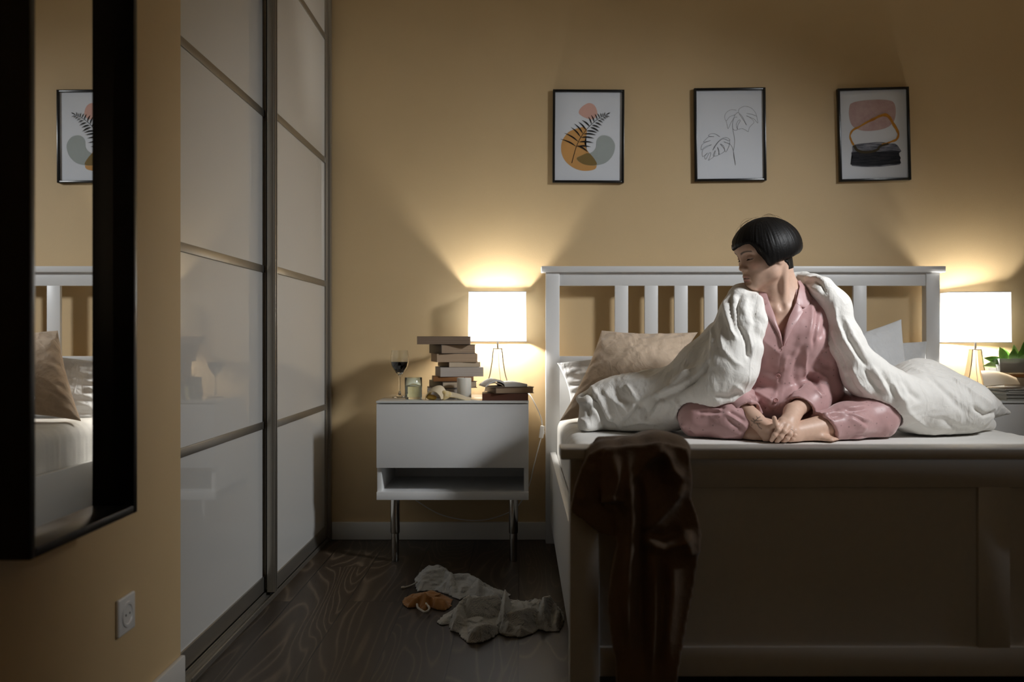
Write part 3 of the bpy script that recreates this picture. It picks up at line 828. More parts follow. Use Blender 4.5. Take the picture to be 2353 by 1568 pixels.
# short cropped nape
npd = SDF()
Vr, Qr = hr.mesh(HC - 0.155, HC + 0.150, 0.0026)
Lr = toH(Vr); Nr = vnormals(Vr, Qr)
az = np.arctan2(Lr[:, 1], Lr[:, 0] + 0.01); el_ = np.arctan2(np.hypot(Lr[:, 1], Lr[:, 0] + 0.01), Lr[:, 2] - 0.02)
st = vnoise(np.stack([az * 34, el_ * 1.6, az * 0], 1), 3) * 0.6 + vnoise(np.stack([az * 85, el_ * 2.5, az * 0], 1), 5) * 0.4
Vr = Vr + Nr * (st * 0.0011 * np.clip(np.hypot(Lr[:, 0] + .01, Lr[:, 1]) / 0.06, 0, 1))[:, None]
v = objco(hm)
def nape(p):
    q = (p - HC.astype(f32)) @ HR.astype(f32); x, z = q[..., 0], q[..., 2]
    r = np.maximum(x - (-0.046 + 0.75 * (z + 0.065)), -0.064 - z); r = np.maximum(r, z - 0.0)
    return np.maximum(hd.ev(p) - f32(0.0022), r)
nk = SDF().u(fun(nape, HC - 0.14, HC + 0.12))
Vn2, Qn2 = nk.mesh(HC - 0.14, HC + 0.12, 0.003, 1)
Vr, Qr = join((Vr, Qr), (Vn2, Qn2))
hair = mesh_obj('hair', Vr, Qr, hm, pe, PO)
mb = MB(); rng = random.Random(5)
for i in range(18):
    a0 = rng.uniform(-2.6, 2.6); e0 = rng.uniform(0.12, 0.75); da = rng.uniform(0.15, 0.5) * rng.choice((-1, 1)); lift = rng.uniform(0.0015, 0.007) if i > 3 else 0.011
    pts = []
    for k in range(7):
        t_ = k / 6; a_ = a0 + da * t_; e_ = e0 + 0.55 * t_; r_ = 1 + (lift * math.sin(PI * t_)) / 0.1
        pts.append(H(-0.006 + 0.1145 * math.sin(e_) * math.cos(a_) * r_, 0.0945 * math.sin(e_) * math.sin(a_) * r_, 0.036 + 0.0965 * math.cos(e_) * r_))
    mb.tube(pts, [0.00028] * 6 + [0.00015], 4)
mb.build('stray_hair', hm, hair, off=PO)
# lashes
for s_ in (1, -1):
    mb = MB()
    for i in range(11):
        y_ = s_ * (0.0215 + i * 0.0021); x_ = 0.0865 - 0.55 * abs(abs(y_) - 0.026) ** 1.4 * 6
        mb.tube([H(x_ - 0.002, y_, 0.0012), H(x_ + 0.0030, y_ * 1.02, -0.0016), H(x_ + 0.0055, y_ * 1.04, -0.0020)], [0.0009, 0.0007, 0.0003], 4)
    tag(mb.build('eyelashes', hm, body, off=PO), 'black eyelashes')
# ================================================================ pink satin pyjamas
def satin(name, col, dots=True):
    m = mat(name, col, 0.43, Sheen_Weight=0.35, Specular_IOR_Level=0.42)
    bs(m).inputs['Sheen Tint'].default_value = (1.0, 0.85, 0.83, 1)
    v = objco(m)
    if dots:
        vo = nd(m, 'ShaderNodeTexVoronoi', feature='F1'); vo.inputs['Scale'].default_value = 46.0; vo.inputs['Randomness'].default_value = 0.55
        ln(m, v, vo.inputs['Vector'])
        d = ramp(m, vo.outputs['Distance'], [(0.10, (0, 0, 0)), (0.16, (1, 1, 1))])
        ln(m, mixc(m, d, tuple(x * 0.60 for x in col), col), bs(m).inputs['Base Color'])
    h = math_(m, 'ADD', noise(m, objco(m, (1, 1, 0.45)), 26, 3, 0.5, 0.8), math_(m, 'MULTIPLY', noise(m, v, 900, 1), 0.05))
    add_bump(m, h, 0.28, 0.004)
    return m
PINK = (0.43, 0.255, 0.25)
M['satin'] = satin('pink_satin', PINK); M['piping'] = satin('pink_satin_edge', (0.46, 0.29, 0.28), False)
M['button'] = mat('pink_button', (0.40, 0.21, 0.20), 0.25)

def cutchain(pts, rs, n, off, inner=None, k=0.03):
    """a sleeve or leg: chain of cones cut by the plane n.p < off, hollow near the cut"""
    ch = SDF().chain(pts, rs, k, k); n = np.array(n, float) / np.linalg.norm(n)
    cores = inner
    def d(p):
        f = ch.ev(p); f = np.maximum(f, p @ n.astype(f32) - f32(off))
        if cores is not None: f = np.maximum(f, -cores.d(p))
        return f
    lo = np.min([np.array(q) for q in pts], 0) - max(rs); hi = np.max([np.array(q) for q in pts], 0) + max(rs)
    return fun(d, lo, hi)

# ---- trousers
pt = SDF()
def leg_of(HP, KN, CF, AK, tc, flare, nrm):
    HP, KN, AK = map(np.array, (HP, KN, AK)); C_ = KN + (AK - KN) * tc
    n = (AK - KN) / np.linalg.norm(AK - KN) * 1.0 + np.array(nrm); n /= np.linalg.norm(n)
    pt.u(cap(HP, KN + (HP - KN) * 0.15, 0.090, 0.068), 0.0)
    pts = [KN + (HP - KN) * 0.15, KN, KN + (AK - KN) * 0.35 + (0, 0, 0.002), KN + (AK - KN) * 1.0]
    pt.u(cutchain(pts, [0.068, 0.0655, 0.0635, flare], n, float(C_ @ n), cap(C_ - n * 0.02, C_ + n * 0.05, 0.040, 0.044), 0.03), 0.035)
    return C_, n
CR, nR = leg_of(HPR, KNR, CFR, AKR, 0.57, 0.040, (0, 0.2, -0.3))
pt.u(ell((0.905, -0.70, 0.655), (0.160, 0.120, 0.105)), 0.05)
CL, nL = leg_of(HPL, KNL, CFL, AKL, 0.61, 0.040, (0.0, 0.0, -0.45))
Vp, Qp = pt.mesh((0.50, -1.14, 0.535), (1.32, -0.55, 0.775), 0.0045)
c3 = lambda L: [(1540 + x / 4.2, 850 + y / 4.2) for x, y in L]
Vp = folds(Vp, Qp, pt, [
    (c3([(505, 405), (420, 410), (330, 400), (260, 405)]), 0.007, -0.007), (c3([(500, 390), (430, 380), (340, 372)]), 0.008, 0.006),
    (c3([(505, 430), (400, 445), (290, 440)]), 0.008, 0.006), (c3([(520, 380), (470, 350), (400, 335)]), 0.008, -0.006),
    (c3([(530, 420), (600, 470), (680, 520), (760, 585)]), 0.009, 0.007), (c3([(540, 450), (620, 520), (700, 560)]), 0.009, -0.006),
    (c3([(560, 400), (640, 440), (720, 500)]), 0.007, -0.008), (c3([(130, 560), (180, 600), (220, 640)]), 0.008, -0.010), (c3([(100, 520), (150, 575), (190, 600)]), 0.009, 0.008),
    (c3([(1690, 415), (1780, 440), (1870, 480), (1960, 500)]), 0.008, 0.008), (c3([(1700, 400), (1790, 395), (1900, 375)]), 0.008, -0.009),
    (c3([(1700, 425), (1800, 470), (1900, 530)]), 0.008, -0.008), (c3([(1690, 380), (1790, 365), (1890, 350)]), 0.010, 0.007),
    (c3([(1680, 430), (1560, 450), (1400, 500), (1250, 560)]), 0.009, -0.010), (c3([(1660, 400), (1500, 430), (1380, 480), (1250, 535)]), 0.010, 0.008),
    (c3([(1640, 380), (1500, 400), (1400, 450)]), 0.009, -0.008), (c3([(1720, 440), (1820, 510), (1900, 580)]), 0.012, 0.007),
    (c3([(1950, 640), (1800, 640), (1720, 690)]), 0.010, -0.006), (c3([(700, 610), (600, 640), (480, 640)]), 0.010, 0.005),
    (c3([(1500, 560), (1560, 610), (1640, 640)]), 0.012, 0.004),
])
Np = vnormals(Vp, Qp)
Vp = Vp + Np * (vnoise(Vp * (26, 20, 34), 11) * 0.0022 + vnoise(Vp * (60, 50, 60), 12) * 0.0007)[:, None]
Vp[:, 2] = np.maximum(Vp[:, 2], 0.5585)
trousers = mesh_obj('pajama_trousers', Vp, Qp, M['satin'], pe, PO)

# ---- jacket
tp = SDF()
tp.u(ell((0.900, -0.845, 0.905), (0.152, 0.112, 0.150)))
tp.u(ell((0.903, -0.815, 0.780), (0.120, 0.112, 0.120)), 0.08)
tp.u(ell((0.898, -0.790, 0.668), (0.150, 0.175, 0.072)), 0.05)
for s_ in (-1, 1):
    tp.u(cap(NB + (s_ * 0.022, 0.010, 0.030), NB + (s_ * 0.132, 0.012, -0.045), 0.046, 0.058), 0.05)
    tp.u(ell((0.900 + s_ * 0.062, -0.925, 0.900), (0.062, 0.050, 0.062)), 0.06)
tp.u(cap(NB + (-0.004, -0.006, -0.01), NB + (-0.006, 0.006, 0.030), 0.070, 0.064), 0.02)
def sleeve(S_, E_, W_, tc, extra):
    S_, E_, W_ = map(np.array, (S_, E_, W_)); C_ = E_ + (W_ - E_) * tc
    n = (W_ - E_) / np.linalg.norm(W_ - E_) + np.array(extra); n /= np.linalg.norm(n)
    E2 = E_ + np.array((0.006, 0, -0.006)); ax = (W_ - E_) / np.linalg.norm(W_ - E_)
    return cutchain([S_, S_ + (E_ - S_) * 0.5, E2, E_ + (W_ - E_) * 0.5 + (0, 0.0, -0.010), C_ + ax * 0.02 + (0, 0, -0.012)], [0.060, 0.062, 0.058, 0.058, 0.050], n, float(C_ @ n),
                    cap(C_ - ax * 0.03 + (0, 0, -0.008), C_ + ax * 0.06 + (0, 0, -0.008), 0.041, 0.047), 0.03), C_, n
tp_body = SDF(); tp_body.ops = list(tp.ops)      # uncut, carries collar and buttons
slL, CLs, nLs = sleeve(SHL, ELL_, WRL, 0.80, (0.0, -0.15, -0.30))
slR, CRs, nRs = sleeve(SHR, ELR, WRR, 0.86, (0.0, -0.2, -0.25))
def poly_prism(pxs, y_ref, y0, y1):
    pts = np.array([(P(a, b, y_ref).x, P(a, b, y_ref).z) for a, b in pxs])
    def d(p):
        x, z = p[..., 0], p[..., 2]; dd = np.full(x.shape, 1e9, f32); sg = np.ones(x.shape, f32)
        for i in range(len(pts)):
            (ax_, az_), (bx, bz) = pts[i], pts[i - 1]
            ex, ez = bx - ax_, bz - az_; wx, wz = x - ax_, z - az_
            t = np.clip((wx * ex + wz * ez) / (ex * ex + ez * ez), 0, 1)
            dd = np.minimum(dd, (wx - ex * t) ** 2 + (wz - ez * t) ** 2)
            c1 = z >= az_; c2 = z < bz; c3_ = ex * wz > ez * wx
            fl = (c1 & c2 & c3_) | (~c1 & ~c2 & ~c3_); sg = np.where(fl, -sg, sg)
        f = sg * np.sqrt(dd)
        return np.maximum(f, np.maximum(y0 - p[..., 1], p[..., 1] - y1))
    return fun(d, (pts[:, 0].min(), y0, pts[:, 1].min()), (pts[:, 0].max(), y1, pts[:, 1].max()))
tp.sub(poly_prism([(1744, 600), (1752, 655), (1766, 696), (1786, 758), (1797, 795), (1803, 758), (1829, 694), (1836, 656), (1832, 600)], -0.950, -1.2, -0.872), 0.004)
tp.sub(cap(H(-0.026, 0, -0.045), tuple(NB + (0.0, 0.006, 0.0)), 0.053, 0.0605), 0.006)
tp.u(slL, 0.022); tp.u(slR, 0.022)
Vj, Qj = tp.mesh((0.58, -1.12, 0.590), (1.17, -0.66, 1.10), 0.0042)
c1 = lambda L: [(1480 + x / 2.703, 470 + y / 2.703) for x, y in L]
Vj = folds(Vj, Qj, tp, [
    (c1([(1078, 560), (1080, 660), (1060, 780), (1050, 900)]), 0.008, -0.009), (c1([(1045, 600), (1040, 720), (1020, 830)]), 0.012, 0.007),
    (c1([(1000, 860), (960, 960), (930, 1060), (950, 1150)]), 0.014, -0.008), (c1([(1010, 900), (1000, 1000), (1000, 1080)]), 0.010, 0.008),
    (c1([(700, 800), (760, 860), (850, 930)]), 0.016, 0.007), (c1([(690, 1010), (760, 1030), (840, 1060)]), 0.016, -0.006),
    (c1([(670, 1090), (750, 1130), (830, 1150)]), 0.016, -0.009), (c1([(650, 1150), (740, 1190), (810, 1230)]), 0.012, 0.008),
    (c1([(660, 1180), (720, 1230), (770, 1290)]), 0.008, -0.012), (c1([(640, 1210), (700, 1260), (750, 1330)]), 0.009, 0.009),
    (c1([(880, 1230), (920, 1180), (980, 1100)]), 0.010, -0.009), (c1([(850, 1260), (900, 1220), (960, 1140)]), 0.010, 0.009),
    (c1([(1080, 840), (1120, 800), (1130, 720)]), 0.010, -0.008), (c1([(1100, 900), (1150, 880), (1180, 860)]), 0.010, 0.010),
    (c1([(1010, 1060), (1060, 1090), (1110, 1180)]), 0.010, -0.012), (c1([(1020, 1030), (1080, 1040), (1150, 1100)]), 0.010, 0.010),
    (c1([(1080, 960), (1120, 1000), (1170, 1010)]), 0.011, -0.009), (c1([(1060, 1150), (1100, 1190), (1130, 1180)]), 0.010, 0.008),
    (c1([(858, 880), (845, 1000), (838, 1100), (825, 1230), (810, 1290)]), 0.0025, -0.0030),
    (c1([(880, 940), (868, 1060), (860, 1150), (850, 1230)]), 0.003, 0.0016),
    (c1([(930, 880), (880, 960), (860, 1040)]), 0.014, 0.005), (c1([(960, 800), (920, 900), (900, 960)]), 0.014, -0.005),
])
Nj = vnormals(Vj, Qj)
Vj = Vj + Nj * (vnoise(Vj * (22, 22, 14), 21) * 0.0024 + vnoise(Vj * (50, 50, 36), 22) * 0.0009)[:, None]
jacket = mesh_obj('pajama_jacket', Vj, Qj, M['satin'], pe, PO)

def resample(L, n):
    L = [np.array(p, float) for p in L]; d = np.cumsum([0] + [np.linalg.norm(b - a) for a, b in zip(L[:-1], L[1:])])
    t = np.linspace(0, d[-1], n)
    return np.stack([np.interp(t, d, [p[i] for p in L]) for i in range(len(L[0]))], 1)
def patch(name, edge_a, edge_b, lift, thick, m, parent, sdf, n=26, k=9, belly=0.003):
    """a flap lying on a solid between two traced edges, with real thickness"""
    A_, B_ = resample(edge_a, n), resample(edge_b, n); top = []; bot = []
    for i in range(n):
        for j in range(k):
            t = j / (k - 1); q = A_[i] * (1 - t) + B_[i] * t
            h = sdf.hit(*q)
            if h is None or h.y > -0.868: h = P(q[0], q[1], -0.872)
            g, _ = sdf.grad(np.array([h])); g = Vector(g[0])
            up = lift + belly * math.sin(PI * t) ** 0.7
            top.append(h + g * (up + thick)); bot.append(h + g * (up - 0.001))
    vs = top + bot; N_ = n * k; fs = []
    for i in range(n - 1):
        for j in range(k - 1):
            a = i * k + j; q = (a, a + 1, a + k + 1, a + k)
            fs.append(q); fs.append(tuple(x + N_ for x in q[::-1]))
    rim = [i * k for i in range(n)] + [(n - 1) * k + j for j in range(1, k)] + [i * k + k - 1 for i in range(n - 2, -1, -1)] + [j for j in range(k - 2, 0, -1)]
    for a, b in zip(rim, rim[1:] + rim[:1]): fs.append((a, b, b + N_, a + N_))
    o = MB().add(vs, fs).build(name, m, parent, off=PO, angle=60)
    return o
patch('collar', [(1752, 652), (1758, 662), (1769, 697)], [(1744, 654), (1740, 676), (1744, 694), (1751, 702), (1760, 703)], 0.0035, 0.003, M['satin'], jacket, tp_body)
patch('lapel', [(1769, 697), (1780, 730), (1790, 762), (1798, 795)], [(1757, 704), (1753, 711), (1770, 738), (1787, 768), (1796, 794)], 0.003, 0.003, M['satin'], jacket, tp_body)
patch('collar', [(1830, 649), (1835, 660), (1831, 680), (1827, 697)], [(1837, 650), (1852, 667), (1860, 687), (1858, 702), (1848, 709), (1839, 708)], 0.0035, 0.003, M['satin'], jacket, tp_body)
patch('lapel', [(1827, 697), (1813, 730), (1803, 760), (1798, 795)], [(1840, 709), (1845, 718), (1834, 736), (1818, 760), (1800, 794)], 0.003, 0.003, M['satin'], jacket, tp_body)
for (bx_, by_) in ((1791.5, 803), (1788, 864), (1783, 921)):
    h = tp.hit(bx_, by_); g, _ = tp.grad(np.array([h])); g = Vector(g[0])
    rot = g.to_track_quat('Z', 'Y').to_matrix().to_4x4()
    m_ = MB().lathe([(0.0, 0.0005), (0.0080, 0.0005), (0.0086, 0.0018), (0.0080, 0.0032), (0.0064, 0.0034), (0.0056, 0.0022), (0.0, 0.0020)], n=24)
    for sx in (-1, 1):
        for sy in (-1, 1): m_.lathe([(0.0, 0.0022), (0.0009, 0.0022), (0.0009, 0.0025), (0.0, 0.0026)], (sx * 0.0017, sy * 0.0017, 0), 8)
    m_.v = [tuple(Vector(h) + g * 0.0006 + rot @ Vector(v_)) for v_ in m_.v]
    m_.build('button', M['button'], jacket, off=PO)

# ---- thin ring with a small stone on her left hand
f_ = fingers[7][0]; ax_ = (Vector(f_[1]) - Vector(f_[0])).normalized(); c_ = Vector(f_[0]).lerp(Vector(f_[1]), 0.55); r_ = fingers[7][1] * 1.10
q_ = ax_.to_track_quat('Z', 'Y').to_matrix()
mb = MB(); mb.tube([c_ + q_ @ Vector((math.cos(a) * r_, math.sin(a) * r_, 0)) for a in np.linspace(0, 2 * PI, 28)], 0.0007, 8, cap=False)
M['silver'] = mat('silver', (0.75, 0.74, 0.72), 0.15, 1.0)
rg = mb.build('ring', M['silver'], body, off=PO)
b_ = bmesh.new(); bmesh.ops.create_icosphere(b_, subdivisions=2, radius=0.0022)
for v_ in b_.verts: v_.co = v_.co + Vector(c_) + (CAM - Vector(c_)).normalized() * (r_ + 0.001) + Vector((0.002, 0, -0.001))
MB().bm(b_).build('ring_stone', M['silver'], rg, off=PO)
# ================================================================ mattress, pillows, duvet
MZ = 0.556
M['sheet'] = cloth_mat('white_cotton_sheet', (0.72, 0.705, 0.67), 0.85, 700, 0.22, 0.15, 0.02)
M['duvetc'] = cloth_mat('white_cotton_duvet', (0.76, 0.738, 0.695), 0.85, 700, 0.30, 0.2, 0.02, 0.75)
M['linen'] = cloth_mat('beige_linen', (0.50, 0.385, 0.28), 0.85, 800, 0.35, 0.2, 0.04, 0.8)
M['whitepillow'] = cloth_mat('white_pillowcase', (0.70, 0.71, 0.72), 0.85, 700, 0.3, 0.2, 0.02, 0.6)
mt = SDF().u(rbx((0.962, -1.075, (MZ + 0.33) / 2), (0.805, 0.968, (MZ - 0.33) / 2), 0.055))
Vm, Qm = mt.mesh((0.13, -2.07, 0.31), (1.80, -0.08, 0.58), 0.0105, 1)
Nm = vnormals(Vm, Qm)
ex = np.minimum(Vm[:, 0] - 0.157, 1.767 - Vm[:, 0])
edge = np.exp(-(np.maximum(ex, 0) / 0.10) ** 2)
wr_ = vnoise(np.stack([Vm[:, 0] * 4, Vm[:, 1] * 38 + Vm[:, 0] * 14, Vm[:, 2] * 3], 1), 31) * 0.0035 + vnoise(np.stack([Vm[:, 0] * 6, Vm[:, 1] * 75 + Vm[:, 0] * 20, Vm[:, 2] * 5], 1), 32) * 0.0016
flat_ = vnoise(Vm * (5, 6, 3), 33) * 0.003 - 0.003
topm = np.clip((Vm[:, 2] - 0.5) / 0.05, 0, 1)
inw = np.minimum(wr_ * edge + flat_ * topm * (1 - edge), 0.0015)
Vm = Vm + Nm * inw[:, None]
mo_ = (0.962, -1.075, 0.33)
mtt = mesh_obj('mattress', Vm, Qm, M['sheet'], None, mo_)
tag(mtt, 'white mattress in a wrinkled fitted sheet lying in the white bed frame', 'mattress')

def pillow(corners, T, m, label, group, pinch=0.07, seed=0, wr=0.004, name='pillow', n=72, zmin=MZ + 0.001, pw=2.6, minz=True):
    TL, TR, BR, BL = [np.array(c, float) for c in corners]
    nrm = np.cross(TR - TL, BL - TL); nrm /= np.linalg.norm(nrm)
    if nrm[1] > 0: nrm = -nrm                  # front side looks at the room
    uu = np.linspace(-1, 1, n); U, V_ = np.meshgrid(uu, uu, indexing='ij')
    U = np.sign(U) * (1 - (1 - np.abs(U)) ** 1.5); V_ = np.sign(V_) * (1 - (1 - np.abs(V_)) ** 1.5)
    u = U * (1 - pinch * (1 - V_ ** 2)); v_ = V_ * (1 - pinch * (1 - U ** 2))
    a = (u + 1) / 2; b = (v_ + 1) / 2          # a: left to right, b: bottom to top
    base = ((1 - a) * b)[..., None] * TL + (a * b)[..., None] * TR + (a * (1 - b))[..., None] * BR + ((1 - a) * (1 - b))[..., None] * BL
    th_ = T / 2 * np.clip(1 - np.abs(U) ** pw, 0, 1) ** 0.55 * np.clip(1 - np.abs(V_) ** pw, 0, 1) ** 0.55
    rim = np.minimum(1 - np.abs(U), 1 - np.abs(V_))
    cen = base
    fold = vnoise(np.stack([u * 3.2 + v_ * 1.5, v_ * 5 - u, u * 0], -1), seed) * 0.6 + vnoise(np.stack([u * 9 - v_ * 5, v_ * 11 + u * 3, u * 0], -1), seed + 1) * 0.3
    ang = np.arctan2(V_, U); pl = np.sin(ang * 22 + seed) * np.exp(-(rim / 0.16) ** 2) * 0.5
    d = wr * (fold + pl) * np.clip(rim * 12, 0, 1)
    F = cen + nrm * (th_ + d)[..., None]; B = cen - nrm * (th_ + d * 0.6)[..., None]
    if minz: F[..., 2] = np.maximum(F[..., 2], zmin); B[..., 2] = np.maximum(B[..., 2], zmin)
    B[..., 1] = np.minimum(B[..., 1], HY + 0.004); F[..., 1] = np.minimum(F[..., 1], HY - 0.002)
    idx = np.arange(n * n).reshape(n, n); q = np.stack([idx[:-1, :-1], idx[1:, :-1], idx[1:, 1:], idx[:-1, 1:]], -1).reshape(-1, 4)
    rim_i = np.concatenate([idx[:, 0], idx[-1, 1:], idx[-2::-1, -1], idx[0, -2:0:-1]])
    mp = np.arange(n * n) + n * n; mp[rim_i] = rim_i
    Vv = np.concatenate([F.reshape(-1, 3), B.reshape(-1, 3)]); Q2 = mp[q][:, ::-1]
    Qq = np.concatenate([q, Q2]); used, inv = np.unique(Qq, return_inverse=True)
    Vv = Vv[used]; Qq = inv.reshape(Qq.shape)
    if np.dot(vnormals(Vv, Qq)[np.searchsorted(used, idx[n // 2, n // 2])], nrm) < 0: Qq = Qq[:, ::-1]
    Vv = buckle(Vv, Qq, 0.05 if wr > 0.004 else 0.02, 70, 0.16, 0.006, seed, zmin if minz else None, amp0=0.0010, maxd=0.014)
    Vv[:, 1] = np.minimum(Vv[:, 1], HY + 0.004)
    off = tuple(Vv.mean(0) * (1, 1, 0) + (0, 0, Vv[:, 2].min()))
    o = mesh_obj(name, Vv, Qq, m, None, off)
    return tag(o, label, 'pillow', group)
pillow((P(1383, 760, -0.240), P(1603, 764, -0.215), P(1505, 950, -0.430), P(1286, 968, -0.415)), 0.165, M['linen'], 'beige linen pillow leaning on the white pillow at the left of the bed', None, 0.075, 3, 0.010)
pillow((P(1281, 835, -0.120), P(1660, 783, -0.115), P(1660, 962, -0.165), P(1312, 962, -0.185)), 0.080, M['whitepillow'], 'white pillow behind the beige linen pillow', 'white pillows at the headboard', 0.06, 8, 0.006)
pillow((P(1890, 792, -0.195), P(2071, 734, -0.190), P(2092, 900, -0.285), P(1900, 950, -0.300)), 0.085, M['whitepillow'], 'white pillow with one pointed corner up, right of the woman', 'white pillows at the headboard', 0.04, 14, 0.003)
pillow((P(1930, 792, -0.135), P(2129, 785, -0.130), P(2130, 935, -0.150), P(1930, 940, -0.150)), 0.05, M['whitepillow'], 'white pillow flat against the headboard by its right post', 'white pillows at the headboard', 0.03, 19, 0.003)

# ---- duvet pulled over both shoulders
dv = SDF()
def pc(px, py, y): return np.array(P(px, py, y))
dv.chain([pc(1742, 668, -0.868), pc(1708, 686, -0.885), pc(1700, 730, -0.915), pc(1690, 790, -0.935), pc(1674, 850, -0.950), pc(1648, 893, -0.935)],
         [0.026, 0.042, 0.062, 0.075, 0.086, 0.076], 0.03, 0.05)
dv.chain([pc(1737, 692, -0.945), pc(1738, 740, -0.965), pc(1722, 800, -0.985), pc(1705, 860, -1.000)], [0.022, 0.026, 0.030, 0.034], 0.03, 0.03)
dv.chain([pc(1648, 893, -0.935), pc(1596, 905, -0.870), pc(1520, 925, -0.760), pc(1440, 930, -0.705), pc(1392, 932, -0.690)], [0.076, 0.074, 0.100, 0.094, 0.078], 0.05, 0.08)
dv.chain([pc(1650, 770, -0.840), pc(1600, 830, -0.840), pc(1555, 880, -0.800)], [0.050, 0.050, 0.055], 0.05, 0.05)
dv.u(ell(pc(1358, 957, -0.700), (0.042, 0.085, 0.056)), 0.030); dv.u(ell(pc(1362, 917, -0.690), (0.056, 0.085, 0.020)), 0.026); dv.u(ell(pc(1350, 978, -0.720), (0.034, 0.07, 0.028)), 0.026)
dv.chain([pc(1742, 665, -0.840), pc(1780, 655, -0.775), pc(1822, 642, -0.790)], [0.026, 0.03, 0.024], 0.03, 0.03)
dv.chain([pc(1820, 642, -0.775), pc(1846, 644, -0.800), pc(1868, 652, -0.860), pc(1888, 664, -0.915), pc(1899, 672, -0.930)], [0.022, 0.024, 0.027, 0.031, 0.026], 0.012, 0.03)
dv.chain([pc(1890, 667, -0.870), pc(1921, 705, -0.905), pc(1944, 785, -0.930), pc(1984, 858, -0.930), pc(2050, 915, -0.900), pc(2110, 935, -0.860)], [0.032, 0.040, 0.048, 0.064, 0.085, 0.10], 0.03, 0.05)
dv.u(ell(pc(2165, 932, -0.800), (0.175, 0.160, 0.112)), 0.08)
dv.u(ell(pc(2112, 905, -0.735), (0.130, 0.140, 0.125)), 0.06)
dv.u(cap(pc(2235, 925, -0.700), pc(2316, 948, -0.660), 0.070, 0.010), 0.05)
dv.u(cap(pc(2225, 960, -0.780), pc(2272, 975, -0.740), 0.060, 0.024), 0.03)
dv.u(ell((1.125, -0.690, 0.70), (0.17, 0.06, 0.19)), 0.05)
dv.u(ell((0.900, -0.640, 0.66), (0.28, 0.05, 0.16)), 0.05); dv.u(ell((0.900, -0.690, 0.86), (0.20, 0.045, 0.20)), 0.05)
